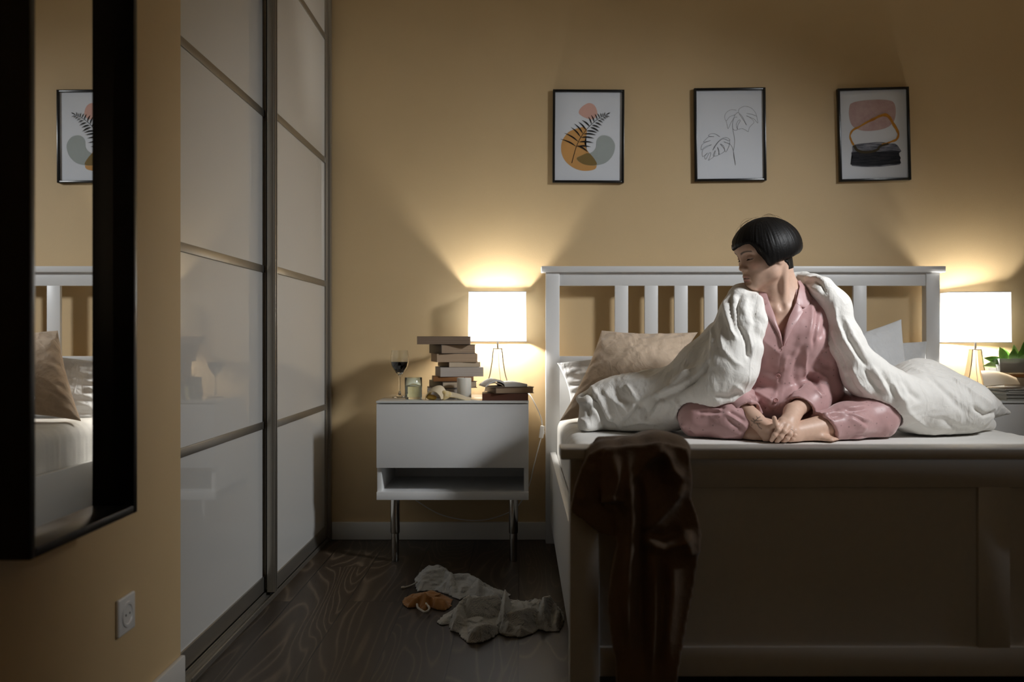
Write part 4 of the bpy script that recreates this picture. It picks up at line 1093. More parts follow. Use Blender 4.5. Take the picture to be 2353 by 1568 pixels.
# keep clear of the woman: her clothes and head press into it
fit = SDF(); fit.ops = list(tp_body.ops); fit.u(slL, 0.022).u(slR, 0.022)
dv.sub(fun(lambda p: fit.ev(p) + f32(0.011), (0.58, -1.10, 0.55), (1.18, -0.6, 1.1)), 0.006)
dv.sub(fun(lambda p: pt.ev(p) - f32(0.004), (0.5, -1.14, 0.53), (1.32, -0.55, 0.78)), 0.006)
dv.sub(fun(lambda p: hd.ev(p) + f32(0.004), (0.70, -1.05, 0.95), (1.09, -0.74, 1.28)), 0.006)
dv.inter(fun(lambda p: f32(MZ + 0.002) - p[..., 2], (-9,) * 3, (9,) * 3), 0.012)
Vd, Qd = dv.mesh((0.14, -1.16, 0.535), (1.83, -0.49, 1.14), 0.0060)
c8 = lambda L: [(1240 + x / 4.2, 700 + y / 4.2) for x, y in L]
Vd = folds(Vd, Qd, dv, [(p_, w_ * 0.80, h_ * 0.95) for p_, w_, h_ in [
    (c1([(600, 560), (575, 640), (578, 720), (605, 790)]), 0.009, -0.013), (c1([(545, 560), (545, 680), (562, 770), (600, 830)]), 0.012, -0.010),
    (c1([(500, 600), (520, 700), (545, 790), (580, 850)]), 0.013, 0.012), (c1([(560, 560), (556, 650), (575, 760)]), 0.010, 0.010),
    (c1([(600, 760), (632, 830), (645, 900), (650, 960)]), 0.008, -0.015), (c1([(655, 700), (650, 800), (665, 900)]), 0.013, 0.006),
    (c1([(640, 580), (620, 660), (640, 760)]), 0.010, 0.008), (c1([(690, 600), (680, 700), (690, 800)]), 0.010, -0.006),
    (c1([(430, 700), (400, 800), (385, 900), (360, 960)]), 0.014, -0.008), (c1([(455, 640), (430, 760), (420, 880)]), 0.014, 0.009),
    (c1([(470, 800), (490, 900), (560, 980), (620, 1010)]), 0.012, 0.007), (c1([(400, 960), (370, 1040), (300, 1100), (180, 1200)]), 0.012, -0.013),
    (c1([(320, 1010), (200, 1110), (60, 1190)]), 0.011, 0.011), (c1([(340, 1080), (220, 1150), (80, 1225)]), 0.011, -0.010),
    (c1([(620, 1160), (540, 1200), (430, 1190)]), 0.011, -0.009), (c1([(560, 1120), (600, 1150), (620, 1180)]), 0.010, 0.008),
    (c8([(480, 785), (525, 900), (585, 1005), (650, 1120), (740, 1205)]), 0.015, -0.026), (c8([(505, 800), (565, 920), (640, 1040), (700, 1140)]), 0.012, 0.020),
    (c8([(960, 950), (890, 1050), (810, 1160)]), 0.010, -0.013), (c8([(925, 950), (890, 1030), (830, 1110)]), 0.010, 0.008),
    (c8([(1010, 980), (1025, 1050), (1030, 1120)]), 0.009, -0.012), (c8([(965, 985), (965, 1060), (985, 1120)]), 0.009, 0.010),
    (c8([(1190, 910), (1130, 1000), (1085, 1070)]), 0.010, 0.012), (c8([(1150, 900), (1100, 980), (1060, 1070)]), 0.010, -0.011),
    (c8([(1330, 920), (1345, 980), (1295, 1090)]), 0.011, 0.011), (c8([(1290, 930), (1290, 1000), (1240, 1100)]), 0.011, -0.010),
    (c8([(1120, 905), (1250, 790), (1340, 710), (1480, 640)]), 0.012, 0.012), (c8([(1060, 930), (1200, 830), (1320, 740)]), 0.011, -0.011),
    (c8([(980, 940), (1150, 870), (1320, 800), (1480, 720)]), 0.012, 0.009), (c8([(830, 770), (900, 860), (960, 945)]), 0.011, 0.009),
    (c8([(700, 780), (780, 900), (900, 950)]), 0.015, -0.007), (c8([(600, 800), (700, 920), (820, 1000)]), 0.016, 0.007),
    (c8([(345, 900), (430, 885), (480, 850)]), 0.009, -0.012), (c8([(350, 925), (420, 945), (500, 930)]), 0.009, 0.010),
    (c8([(395, 965), (465, 1015), (480, 1090)]), 0.011, -0.012), (c8([(385, 1100), (455, 1140), (470, 1210)]), 0.011, 0.010),
    (c8([(520, 1000), (560, 1100), (600, 1190)]), 0.013, 0.009), (c8([(860, 1140), (1000, 1130), (1200, 1140)]), 0.012, 0.008), (c8([(820, 1190), (1000, 1180), (1180, 1195)]), 0.010, -0.010),
    (c1([(1130, 730), (1160, 850), (1220, 960), (1250, 1040)]), 0.010, -0.010), (c1([(1180, 600), (1200, 720), (1250, 850), (1330, 980)]), 0.012, 0.011),
    (c1([(1210, 700), (1262, 830), (1335, 940), (1400, 1020)]), 0.010, -0.010), (c1([(1240, 680), (1300, 820), (1380, 940)]), 0.011, 0.008),
    (c1([(1250, 1050), (1290, 1130), (1350, 1190)]), 0.011, -0.011), (c1([(1290, 1010), (1345, 1110), (1420, 1190)]), 0.010, 0.010),
    (c1([(1360, 1010), (1420, 1110), (1480, 1180)]), 0.010, -0.011), (c1([(1410, 1000), (1470, 1100), (1520, 1180)]), 0.010, 0.010),
    (c1([(1470, 1030), (1520, 1110), (1560, 1200)]), 0.010, -0.010), (c1([(1540, 1090), (1580, 1180), (1640, 1250)]), 0.013, 0.009),
    (c1([(1600, 1080), (1650, 1170), (1720, 1220)]), 0.014, -0.008), (c1([(1660, 1020), (1770, 1060), (1860, 1140)]), 0.018, 0.007),
    (c1([(935, 445), (1000, 485), (1060, 480)]), 0.008, -0.010), (c1([(960, 470), (1040, 515), (1120, 560)]), 0.008, 0.010),
    (c1([(1060, 470), (1105, 505), (1130, 560)]), 0.007, -0.009), (c1([(1000, 455), (1080, 460), (1140, 500)]), 0.008, 0.008),
    ([(2120, 850), (2170, 900), (2230, 960)], 0.016, -0.007), ([(2180, 862), (2240, 905), (2290, 940)], 0.014, 0.008), ([(2235, 935), (2262, 955), (2300, 945)], 0.010, -0.010),
    ([(2160, 960), (2200, 985), (2240, 990)], 0.014, -0.006), ([(2060, 900), (2090, 950), (2130, 985)], 0.014, 0.007),
]])
Nd = vnormals(Vd, Qd)
wob = vnoise(Vd * (11, 11, 11) + vnoise(Vd * 6, 45)[:, None] * 1.2, 41) * 0.0045 + (0.4 - np.abs(vnoise(Vd * (16, 16, 9) + vnoise(Vd * 7, 46)[:, None] * 1.8, 42))) * 0.0024
Vd = Vd + Nd * wob[:, None]
Vd = buckle(Vd, Qd, 0.045, 120, 0.14, 0.004, 7, MZ + 0.0015)
def clear_of(V, sdf, gap):
    near = np.where(sdf.ev(V.astype(f32)) < gap)[0]
    if len(near):
        g, f = sdf.grad(V[near]); V[near] += g * np.maximum(gap - f, 0)[:, None]
    return V
for sd_, gp in ((pt, 0.0045),): Vd = clear_of(Vd, sd_, gp)
Vd[:, 2] = np.maximum(Vd[:, 2], MZ + 0.0025)
do_ = (0.95, -0.80, MZ)
duv = mesh_obj('duvet', Vd, Qd, M['duvetc'], None, do_)
tag(duv, 'crumpled white duvet wrapped over the shoulders of the woman on the bed', 'duvet')
# ================================================================ framed prints on the back wall
def cr(pts, closed=True, n=10):
    """smooth curve through points"""
    p = [np.array(q, float) for q in pts]; k = len(p); out = []
    for i in range(k if closed else k - 1):
        a, b, c, d = (p[(i - 1) % k], p[i], p[(i + 1) % k], p[(i + 2) % k]) if closed else (p[max(i - 1, 0)], p[i], p[i + 1], p[min(i + 2, k - 1)])
        for j in range(n):
            t = j / n
            out.append(0.5 * ((2 * b) + (c - a) * t + (2 * a - 5 * b + 4 * c - d) * t * t + (3 * b - a - 3 * c + d) * t ** 3))
    if not closed: out.append(p[-1])
    return out
def art(name, col, rough=0.6): return mat(name, col, rough, Coat_Weight=0.0, Specular_IOR_Level=0.15)
AM = [art('print_paper', (0.70, 0.73, 0.78)), art('ink_black', (0.012, 0.012, 0.013)), art('ink_peach', (0.66, 0.40, 0.34)), art('ink_ochre', (0.60, 0.32, 0.11)),
      art('ink_sage', (0.36, 0.40, 0.39)), art('ink_olive', (0.22, 0.15, 0.055)), art('ink_line', (0.05, 0.055, 0.065))]
def paint(name, c0, c1, sc, stretch=(1, 1, 1)):
    m = art(name, c0); v = objco(m, stretch)
    ln(m, ramp(m, noise(m, v, sc, 5, 0.65), [(0.35, c0), (0.68, c1)]), bs(m).inputs['Base Color']); return m
AM += [paint('wash_pink', (0.47, 0.32, 0.31), (0.56, 0.41, 0.40), 30), paint('wash_orange', (0.42, 0.17, 0.025), (0.60, 0.30, 0.04), 22),
       paint('brush_black', (0.012, 0.013, 0.018), (0.035, 0.037, 0.045), 18, (1, 1, 7)), paint('brush_grey', (0.05, 0.055, 0.075), (0.30, 0.31, 0.36), 22, (1, 1, 8)), art('brush_brown', (0.06, 0.045, 0.02))]
class Art:
    def __init__(s, cx, cy, w, h):
        s.c = (cx, cy); s.mb = MB(); s.lay = 0; s.y = -0.0105
        s.mb.add([(-w / 2, s.y, -h / 2), (w / 2, s.y, -h / 2), (w / 2, s.y, h / 2), (-w / 2, s.y, h / 2)], [(0, 1, 2, 3)])
    def loc(s, p): return ((p[0] - s.c[0]) / 521.0, -(p[1] - s.c[1]) / 521.0)
    def fill(s, pts, mi, smooth=True):
        s.lay += 1; y = s.y - 0.00012 * s.lay; q = cr(pts) if smooth else pts
        q = [s.loc(p) for p in q]
        b = bmesh.new(); vs = [b.verts.new((x, y, z)) for x, z in q]; f = b.faces.new(vs); bmesh.ops.triangulate(b, faces=[f])
        s.mb.mi = mi; s.mb.bm(b)
    def line(s, pts, wd, mi, smooth=True, taper=False):
        s.lay += 1; y = s.y - 0.00012 * s.lay; q = [np.array(s.loc(p)) for p in (cr(pts, False) if smooth else pts)]
        vs = []; k = len(q)
        for i, p in enumerate(q):
            t = q[min(i + 1, k - 1)] - q[max(i - 1, 0)]; t /= max(np.linalg.norm(t), 1e-9); n = np.array((-t[1], t[0]))
            w_ = (wd(i / (k - 1)) if callable(wd) else wd) / 521 / 2
            vs += [(p[0] + n[0] * w_, y, p[1] + n[1] * w_), (p[0] - n[0] * w_, y, p[1] - n[1] * w_)]
        s.mb.mi = mi; s.mb.add(vs, [(2 * i, 2 * i + 1, 2 * i + 3, 2 * i + 2) for i in range(k - 1)])
def picture(cx, cy, tilt, label, draw):
    c = P(cx, cy, 0.0); c.y = -0.0005
    e = empty('framed_print', c, label, 'picture', 'framed prints above the headboard', (0, math.radians(tilt), 0))
    W, Hh, t_, dp = 0.315, 0.411, 0.0105, 0.020
    m = MB()
    m.box(-W / 2, -W / 2 + t_, -dp, 0, -Hh / 2, Hh / 2, 0.0015).box(W / 2 - t_, W / 2, -dp, 0, -Hh / 2, Hh / 2, 0.0015)
    m.box(-W / 2 + t_, W / 2 - t_, -dp, 0, Hh / 2 - t_, Hh / 2, 0.0015).box(-W / 2 + t_, W / 2 - t_, -dp, 0, -Hh / 2, -Hh / 2 + t_, 0.0015)
    m.build('frame', M['pframe'], e)
    a = Art(cx, cy, W - 2 * t_ + 0.002, Hh - 2 * t_ + 0.002); draw(a)
    a.mb.build('print', AM, e, smooth=False)
    return e
A1 = lambda L: [(1230 + x / 4.128, 180 + y / 4.128) for x, y in L]
def art1(a):
    a.fill(A1([(505, 240), (560, 265), (585, 330), (570, 375), (530, 395), (470, 380), (420, 350), (410, 320), (440, 275)]), 2)
    a.fill(A1([(440, 470), (480, 480), (485, 540), (465, 620), (500, 700), (560, 770), (582, 830), (560, 870), (470, 885), (380, 865), (300, 810), (255, 740), (243, 660), (258, 590), (310, 520), (370, 490)]), 3)
    a.fill(A1([(650, 546), (710, 565), (750, 620), (752, 680), (725, 750), (660, 810), (560, 833), (470, 825), (410, 795), (392, 765), (420, 745), (490, 725), (545, 700), (575, 655), (578, 600), (605, 560)]), 4)
    a.fill(A1([(500, 715), (540, 745), (578, 800), (580, 826), (530, 833), (460, 822), (408, 792), (393, 764), (425, 744)]), 5)
    stem = A1([(345, 812), (365, 735), (390, 650), (430, 565), (490, 485), (550, 425), (610, 380), (660, 358), (705, 335)])
    a.line(stem, lambda t: 1.7 - 0.9 * t, 1)
    for (bx, by), (tx, ty) in [((388, 655), (235, 583)), ((408, 610), (268, 525)), ((428, 565), (332, 468)), ((450, 532), (365, 434)), ((480, 500), (405, 418)), ((515, 465), (440, 403)),
                               ((530, 440), (500, 370)), ((556, 420), (527, 353)), ((585, 398), (562, 343)), ((608, 382), (584, 337)), ((625, 374), (613, 332)), ((640, 368), (635, 333)), ((658, 362), (660, 324)), ((668, 357), (712, 328)),
                               ((395, 645), (503, 708)), ((390, 655), (530, 658)), ((410, 612), (555, 620)), ((432, 568), (560, 577)), ((455, 535), (578, 546)), ((482, 505), (590, 524)), ((520, 470), (606, 514)),
                               ((535, 450), (612, 478)), ((565, 425), (632, 457)), ((592, 402), (642, 430)), ((615, 385), (655, 411)), ((638, 372), (670, 396)), ((655, 366), (685, 385)), ((665, 362), (705, 374))]:
        b = np.array((bx, by), float); t = np.array((tx, ty), float); d = t - b; L_ = np.linalg.norm(d); n = np.array((-d[1], d[0])) / L_; sg = -1 if n[1] > 0 else 1
        w_ = min(14.0, L_ * 0.12 + 2); bow = n * sg * L_ * 0.05
        up = [b + d * f + n * sg * w_ * math.sin(PI * f ** 0.8) * 0.62 + bow * math.sin(PI * f) for f in np.linspace(0, 1, 9)]
        dn = [b + d * f - n * sg * w_ * math.sin(PI * f ** 0.8) * 0.38 + bow * math.sin(PI * f) for f in np.linspace(1, 0, 9)]
        a.fill(A1([tuple(q) for q in up] + [tuple(q) for q in dn[1:-1]]), 1, False)
def art2(a):
    for L in ([(1905, 310), (1860, 303), (1815, 325), (1793, 365), (1806, 408), (1840, 372), (1890, 352)], [(1922, 328), (1935, 295), (1985, 273), (2045, 290), (2085, 335), (2100, 385), (2106, 433), (2070, 395), (2000, 365), (2020, 372), (2060, 405), (2068, 430), (2030, 470), (2015, 515)],
              [(1806, 408), (1815, 450), (1825, 482), (1850, 430), (1885, 380), (1912, 375)], [(1890, 355), (1920, 332), (1960, 370), (1985, 420), (1998, 452), (1965, 395), (1930, 345)],
              [(1890, 352), (1868, 430), (1872, 490), (1910, 495), (1902, 445), (1925, 405), (1940, 410), (1918, 450), (1915, 490), (1960, 485), (2015, 515)], [(2000, 340), (2050, 350), (2100, 370)],
              [(1866, 440), (1870, 500), (1884, 580), (1882, 640), (1872, 700), (1878, 770), (1890, 832)], [(1890, 832), (1875, 720), (1860, 660), (1832, 622)],
              [(1745, 560), (1700, 532), (1655, 532), (1638, 552), (1690, 558), (1640, 560), (1605, 590), (1590, 610), (1655, 595), (1610, 610), (1575, 635), (1566, 682), (1610, 650), (1665, 634), (1610, 660), (1578, 690), (1580, 745), (1625, 712), (1598, 745), (1610, 770), (1640, 715), (1658, 718), (1635, 782)],
              [(1635, 782), (1685, 745), (1700, 690), (1680, 740), (1735, 728), (1720, 660), (1735, 690), (1735, 728), (1790, 690), (1750, 630), (1780, 650), (1797, 705), (1830, 650), (1838, 600), (1825, 575), (1790, 568), (1745, 590), (1700, 640), (1675, 688)],
              [(1675, 688), (1730, 610), (1780, 580), (1830, 600), (1840, 585)], [(1783, 608), (1835, 628)]):
        a.line(A1(L), 0.55, 6)
A3_ = lambda L: [(1900 + x / 5.194, 180 + y / 5.194) for x, y in L]
def art3(a):
    a.fill(A3_([(290, 300), (400, 272), (600, 262), (740, 275), (800, 310), (818, 400), (800, 510), (740, 580), (640, 620), (480, 635), (370, 615), (290, 560), (258, 450), (265, 350)]), 7)
    a.fill(A3_([(290, 860), (300, 800), (420, 780), (560, 782), (700, 790), (800, 795), (850, 850), (850, 900), (600, 905), (300, 905)]), 10)
    rng_ = random.Random(3)
    body = [(285, 885), (400, 880), (560, 885), (700, 880), (852, 885), (838, 920), (862, 965), (845, 1005), (855, 1035), (700, 1045), (560, 1055), (400, 1050), (275, 1035), (262, 1010), (280, 985), (266, 970), (290, 940), (280, 915)]
    a.fill(A3_(body), 9)
    a.line(A3_([(275, 1040), (400, 1056), (560, 1060), (720, 1052), (850, 1040)]), 2.2, 10)
    a.line(A3_([(300, 815), (430, 790), (600, 775), (720, 790)]), 2.0, 10)
    a.line(A3_([(305, 800), (275, 740), (265, 680), (300, 620), (380, 580), (470, 530), (560, 490), (620, 462), (690, 448), (740, 480), (785, 560), (825, 630), (842, 690), (815, 745), (760, 768), (710, 785), (640, 805)]),
           lambda t: 4.2 + 2.8 * math.exp(-((t - 0.55) / 0.2) ** 2) + 0.7 * math.sin(t * 40) + 0.5 * math.sin(t * 91), 8)
    a.line(A3_([(310, 805), (345, 860), (420, 885), (520, 882), (590, 858), (620, 820), (720, 795)]), lambda t: 6.5 - 2 * t, 11)
picture(1351.5, 315, 0.3, 'framed print of a black fern over ochre and grey shapes, nearest the wardrobe', art1)
picture(1676, 311, -0.7, 'framed line drawing of two monstera leaves above the headboard', art2)
picture(2005.5, 310.5, -1.5, 'framed print of a pink wash, an orange loop and black brush strokes', art3)

# ================================================================ books
def pages_mat(name, c0, c1):
    m = mat(name, c0, 0.85); v = objco(m, (3, 3, 900))
    f = noise(m, v, 1.0, 2, 0.6); ln(m, ramp(m, f, [(0.3, c0), (0.75, c1)]), bs(m).inputs['Base Color'])
    add_bump(m, f, 0.5, 0.0006); return m
PG = {'cream': pages_mat('pages_cream', (0.42, 0.33, 0.23), (0.56, 0.46, 0.34)), 'brown': pages_mat('pages_brown', (0.17, 0.115, 0.075), (0.26, 0.185, 0.13)), 'old': pages_mat('pages_old', (0.22, 0.15, 0.095), (0.42, 0.30, 0.20)),
      'grey': pages_mat('pages_grey', (0.38, 0.33, 0.29), (0.50, 0.44, 0.39)), 'tan': pages_mat('pages_tan', (0.34, 0.235, 0.15), (0.46, 0.335, 0.22)), 'white': pages_mat('pages_white', (0.70, 0.68, 0.64), (0.80, 0.78, 0.74))}
CV = {k: mat('cover_' + k, c, 0.45) for k, c in dict(dark=(0.035, 0.024, 0.018), brown=(0.10, 0.06, 0.035), tan=(0.30, 0.20, 0.12), cream=(0.50, 0.42, 0.33), orange=(0.30, 0.13, 0.045), grey=(0.34, 0.31, 0.28), red=(0.13, 0.05, 0.03)).items()}
def book(x, y, z, w, l, t, ang, cover, pages, label, hard=True, spine='left', group='books in the leaning pile', tilt=0.0, name='book', cat='book'):
    """x, y: the near left corner; w along the front, l into depth"""
    e = empty(name, (x, y, z), label, cat, group, (0, math.radians(tilt), math.radians(ang)))
    ct = 0.0022 if hard else 0.0007; ov = 0.003 if hard else 0.0003
    m = MB()
    m.box(0, w, 0, l, 0, ct, 0.0004).box(0, w, 0, l, t - ct, t, 0.0004)
    if spine == 'left': m.box(-0.0006, ct, 0, l, 0, t, 0.0009)
    elif spine == 'back': m.box(0, w, l - ct, l, 0, t, 0.0009)
    elif spine == 'front': m.box(0, w, -0.0006, ct, 0, t, 0.0009)
    m.build('cover', CV[cover], e)
    px0 = ct if spine == 'left' else ov; py0 = ct if spine == 'front' else ov; py1 = l - (ct if spine == 'back' else ov)
    n1, n2 = 14, 6
    p = MB().box(px0, w - ov, py0, py1, ct, t - ct, 0)
    p.build('pages', PG[pages], e, smooth=False)
    return e
def corner(px, y): return (px - 1196) * (y - CAM.y) / FOC
pile = [  # corner px, front y, front width, depth, thickness, angle, cover, pages, hard, spine, label
    (982, -0.285, 0.150, 0.190, 0.0405, 6, 'grey', 'grey', True, 'back', 'grey book lowest in the leaning pile, half hidden by the candle'),
    (1017, -0.292, 0.150, 0.195, 0.0280, 22, 'dark', 'cream', True, 'left', 'dark hardback with cream pages, second from the bottom of the leaning pile'),
    (996, -0.280, 0.165, 0.150, 0.0190, 8, 'orange', 'tan', False, 'front', 'thin rusty brown book, third from the bottom of the leaning pile'),
    (1012, -0.285, 0.180, 0.160, 0.0385, 13, 'grey', 'grey', False, 'back', 'thick greyish white book in the middle of the leaning pile'),
    (1032, -0.270, 0.135, 0.180, 0.0205, 20, 'brown', 'cream', False, 'left', 'small book with brown spine just above the thick greyish book'),
    (1004, -0.280, 0.170, 0.165, 0.0350, 14, 'tan', 'tan', False, 'back', 'tan paperback, third from the top of the leaning pile'),
    (1014, -0.285, 0.150, 0.185, 0.0380, 21, 'dark', 'old', True, 'left', 'old hardback with dark spine and ragged pages, second from the top'),
    (958, -0.285, 0.218, 0.130, 0.0330, 2, 'brown', 'brown', False, 'back', 'worn paperback with brown pages on top of the leaning pile')]
z_ = 0.6422
for i, (px, y, wd, l, t, a, cv, pg, hard, spn, lab) in enumerate(pile):
    book(corner(px, y), y, z_, wd, l, t, a, cv, pg, lab, hard, spn, tilt=0.0); z_ += t + 0.0004
zr = 0.6422
book(corner(1108, -0.405), -0.405, zr, 0.183, 0.125, 0.0270, 2, 'red', 'brown', 'red-brown book under the open book, resting on the cabinet', True, 'front', 'books under the open book')
book(corner(1139, -0.418), -0.418, zr + 0.0274, 0.158, 0.185, 0.0255, 15, 'brown', 'tan', 'brown hardback directly beneath the open book', True, 'left', 'books under the open book')
# open book, its left pages bowed up
zo = zr + 0.0274 + 0.0255 + 0.0004
ob = empty('open_book', (corner(1160, -0.40), -0.40, zo), 'open book with white pages lying face up on two brown books', 'book', None, (0, 0, math.radians(12)))
LW = 0.092
def leaf_sect(s, side):
    """height of the page block over the spread: side -1 is the bowed left half"""
    if side < 0: return 0.0025 + 0.030 * math.sin(PI * min(1, (s * 0.86 + 0.14))) ** 0.8 * (1 - 0.30 * s) if s > 0 else 0.012
    return 0.0025 + 0.017 * math.sin(PI * min(1.0, 0.18 + s * 0.55)) ** 1.0 - 0.005 * s
for side in (-1, 1):
    n, k = 18, 6; dl = 0.150; top = []; bot = []
    for i in range(n):
        s = i / (n - 1); zt = leaf_sect(s, side); x = side * LW * s * (0.86 if side < 0 else 1.0)
        thk = 0.0085 * (1 - 0.35 * s) if side < 0 else zt - 0.0012
        for j in range(k): top.append((x, dl * j / (k - 1), zt)); bot.append((x, dl * j / (k - 1), max(zt - thk, 0.0010)))
    vs = top + bot; N_ = n * k; fs = []
    for i in range(n - 1):
        for j in range(k - 1):
            q = (i * k + j, i * k + j + 1, (i + 1) * k + j + 1, (i + 1) * k + j); fs += [q, tuple(v_ + N_ for v_ in q[::-1])]
    rim = [i * k for i in range(n)] + [(n - 1) * k + j for j in range(1, k)] + [i * k + k - 1 for i in range(n - 2, -1, -1)] + [j for j in range(k - 2, 0, -1)]
    for a, b in zip(rim, rim[1:] + rim[:1]): fs.append((a, b, b + N_, a + N_))
    MB().add(vs, fs).build('pages', PG['white'], ob, angle=50)
MB().box(-LW * 0.88, LW * 1.03, -0.002, 0.152, 0.0, 0.0009).build('cover', CV['cream'], ob)
# a few loose pages sagging under the bowed half
m = MB()
vs = []; n = 14
for i in range(n):
    s = i / (n - 1)
    for j in range(2):
        for dz in (0, 0.0035): vs.append((-LW * 0.80 * s - 0.004, 0.004 + 0.14 * j, 0.0012 + 0.0135 * math.sin(PI * s) ** 0.8 + dz))
fs = []
for i in range(n - 1):
    a = i * 4; b = a + 4; fs += [(a, a + 2, b + 2, b), (a + 1, b + 1, b + 3, a + 3), (a, b, b + 1, a + 1), (a + 2, a + 3, b + 3, b + 2)]
fs += [(0, 1, 3, 2), (len(vs) - 4, len(vs) - 2, len(vs) - 1, len(vs) - 3)]
m.add(vs, fs).build('loose_pages', PG['cream'], ob, angle=50)

# ================================================================ glasses, candle, banana peel
def on_top(px, py): return Pz(px, py, 0.6422)
w0 = on_top(918.5, 914)
wg = empty('wine_glass', w0, 'stemmed wine glass a third full of red wine at the left end of the cabinet', 'glass')
wt = 0.0011
outer = [(0.0, 0.0), (0.030, 0.0), (0.0325, 0.0012), (0.030, 0.003), (0.014, 0.0065), (0.006, 0.012), (0.0042, 0.03), (0.0040, 0.075), (0.0052, 0.092), (0.013, 0.101), (0.024, 0.114), (0.0335, 0.131), (0.0378, 0.150), (0.0370, 0.172), (0.0335, 0.197)]
inner = [(r - wt, z) for r, z in outer[::-1] if z > 0.1] + [(0.0, 0.0985)]
inner[-2] = (0.0105, 0.1025)
wg_b = MB().lathe(outer + inner, n=48).build('glass_body', M['glass'], wg, angle=60)
M['wine'] = mat('red_wine', (0.035, 0.002, 0.004), 0.05, 0.0, Transmission_Weight=0.25, IOR=1.34)
MB().lathe([(0.0, 0.0987), (0.0100, 0.1028), (0.0222, 0.1152), (0.0318, 0.132), (0.0362, 0.1490), (0.0362, 0.1496), (0.0, 0.1494)], n=48).build('wine', M['wine'], wg, angle=40)
g0 = on_top(950, 917)
tb = empty('water_glass', g0, 'short tumbler half full of water beside the wine glass', 'glass')
gl2 = M['glass2'] = mat('greenish_glass', (0.86, 0.95, 0.95), 0.0, 0.0, Transmission_Weight=1.0, IOR=1.45)
MB().lathe([(0.0, 0.0), (0.0325, 0.0), (0.0345, 0.003), (0.0353, 0.087), (0.0347, 0.0876), (0.0337, 0.087), (0.0328, 0.009), (0.0, 0.008)], n=48).build('glass_body', M['glass2'], tb, angle=50)
M['water'] = mat('water', (0.93, 0.98, 0.98), 0.0, 0.0, Transmission_Weight=1.0, IOR=1.33)
MB().lathe([(0.0, 0.0083), (0.0326, 0.0093), (0.0334, 0.0515), (0.0330, 0.0508), (0.0, 0.0505)], n=48).build('water', M['water'], tb, angle=50)
c0 = on_top(1066.5, 918)
ca = empty('candle', c0, 'white pillar candle standing in front of the leaning pile of books', 'candle')
M['wax'] = mat('white_wax', (0.72, 0.68, 0.60), 0.55, Subsurface_Weight=0.25); bs(M['wax']).inputs['Subsurface Radius'].default_value = (0.01, 0.006, 0.004)
MB().lathe([(0.0, 0.0), (0.0283, 0.0), (0.029, 0.001), (0.029, 0.085), (0.0270, 0.0872), (0.024, 0.0860), (0.016, 0.0815), (0.0, 0.080)], n=48).build('wax', M['wax'], ca, angle=50)
MB().tube([(0, 0, 0.079), (0.0006, 0, 0.085), (0.002, 0, 0.089)], 0.0011, 8).build('wick', M['rubber'], ca)
# peel
bp = M['peel'] = mat('banana_peel', (0.62, 0.46, 0.20), 0.6)
v = objco(bp); ln(bp, ramp(bp, noise(bp, v, 60, 4), [(0.35, (0.60, 0.42, 0.15)), (0.6, (0.66, 0.54, 0.32))]), bs(bp).inputs['Base Color'])
M['peelin'] = mat('banana_peel_inside', (0.66, 0.55, 0.38), 0.75)
def ribbon(name, label, base, path, wid, thick, bow, extra=0.0):
    """a peel strip along path (local x, z) with width in y; outer side yellow, inner side pale"""
    e = empty(name, base, label, 'banana peel')
    q = cr(path, False, 8); k = len(q); n = 9; top = []; bot = []
    for i, p in enumerate(q):
        t = q[min(i + 1, k - 1)] - q[max(i - 1, 0)]; t /= max(np.linalg.norm(t), 1e-9); nn = np.array((-t[1], t[0])); f = i / (k - 1)
        wv = wid(f)
        for j in range(n):
            s = j / (n - 1) * 2 - 1; b_ = bow * (1 - s * s)
            x, z = p + nn * b_; lean = wv * (s + 1) * extra; top.append((x, wv * s + 0.004 * math.sin(f * 7), max(z + lean, thick))); x, z = p + nn * (b_ - thick); bot.append((x, wv * s * 0.97 + 0.004 * math.sin(f * 7), max(z + lean, 0.0003)))
    N_ = k * n; fs = []; m_ = MB()
    for i in range(k - 1):
        for j in range(n - 1):
            fs.append((i * n + j, i * n + j + 1, (i + 1) * n + j + 1, (i + 1) * n + j))
    fo = [tuple(v_ + N_ for v_ in f_[::-1]) for f_ in fs]
    rim = [i * n for i in range(k)] + [(k - 1) * n + j for j in range(1, n)] + [i * n + n - 1 for i in range(k - 2, -1, -1)] + [j for j in range(n - 2, 0, -1)]
    fr = [(a, b, b + N_, a + N_) for a, b in zip(rim, rim[1:] + rim[:1])]
    vs = top + bot; m_.add(vs, fs); m_.mi = 1
    n0 = len(m_.f); m_.f += fo + fr; m_.m += [1] * (len(fo) + len(fr))
    m_.build('peel_strip', [M['peelin'], bp], e, angle=60)
    return e
b1 = on_top(1001, 919.5)
p1 = ribbon('banana_peel', 'curled banana peel arched beside the tumbler', b1, [(-0.040, 0.001), (-0.036, 0.014), (-0.022, 0.029), (0.000, 0.036), (0.020, 0.034), (0.034, 0.022), (0.040, 0.004)], lambda f: 0.018 + 0.006 * math.sin(PI * f), 0.0028, 0.006, 0.45)
p1.rotation_euler.z = math.radians(-30)
b2 = on_top(1046, 920)
p2 = ribbon('banana_peel', 'limp banana peel flap lying in front of the candle', b2, [(-0.045, 0.012), (-0.032, 0.016), (-0.010, 0.014), (0.012, 0.011), (0.030, 0.007), (0.046, 0.003), (0.064, 0.002)], lambda f: 0.017 * (1 - 0.72 * f ** 1.6), 0.0028, 0.005, 0.55)
s_ = SDF().u(ell((-0.044, -0.006, 0.020), (0.016, 0.013, 0.0195))).sub(ell((-0.050, -0.020, 0.022), (0.008, 0.006, 0.009)), 0.006).u(ell((-0.030, 0.0, 0.022), (0.018, 0.014, 0.014)), 0.01)
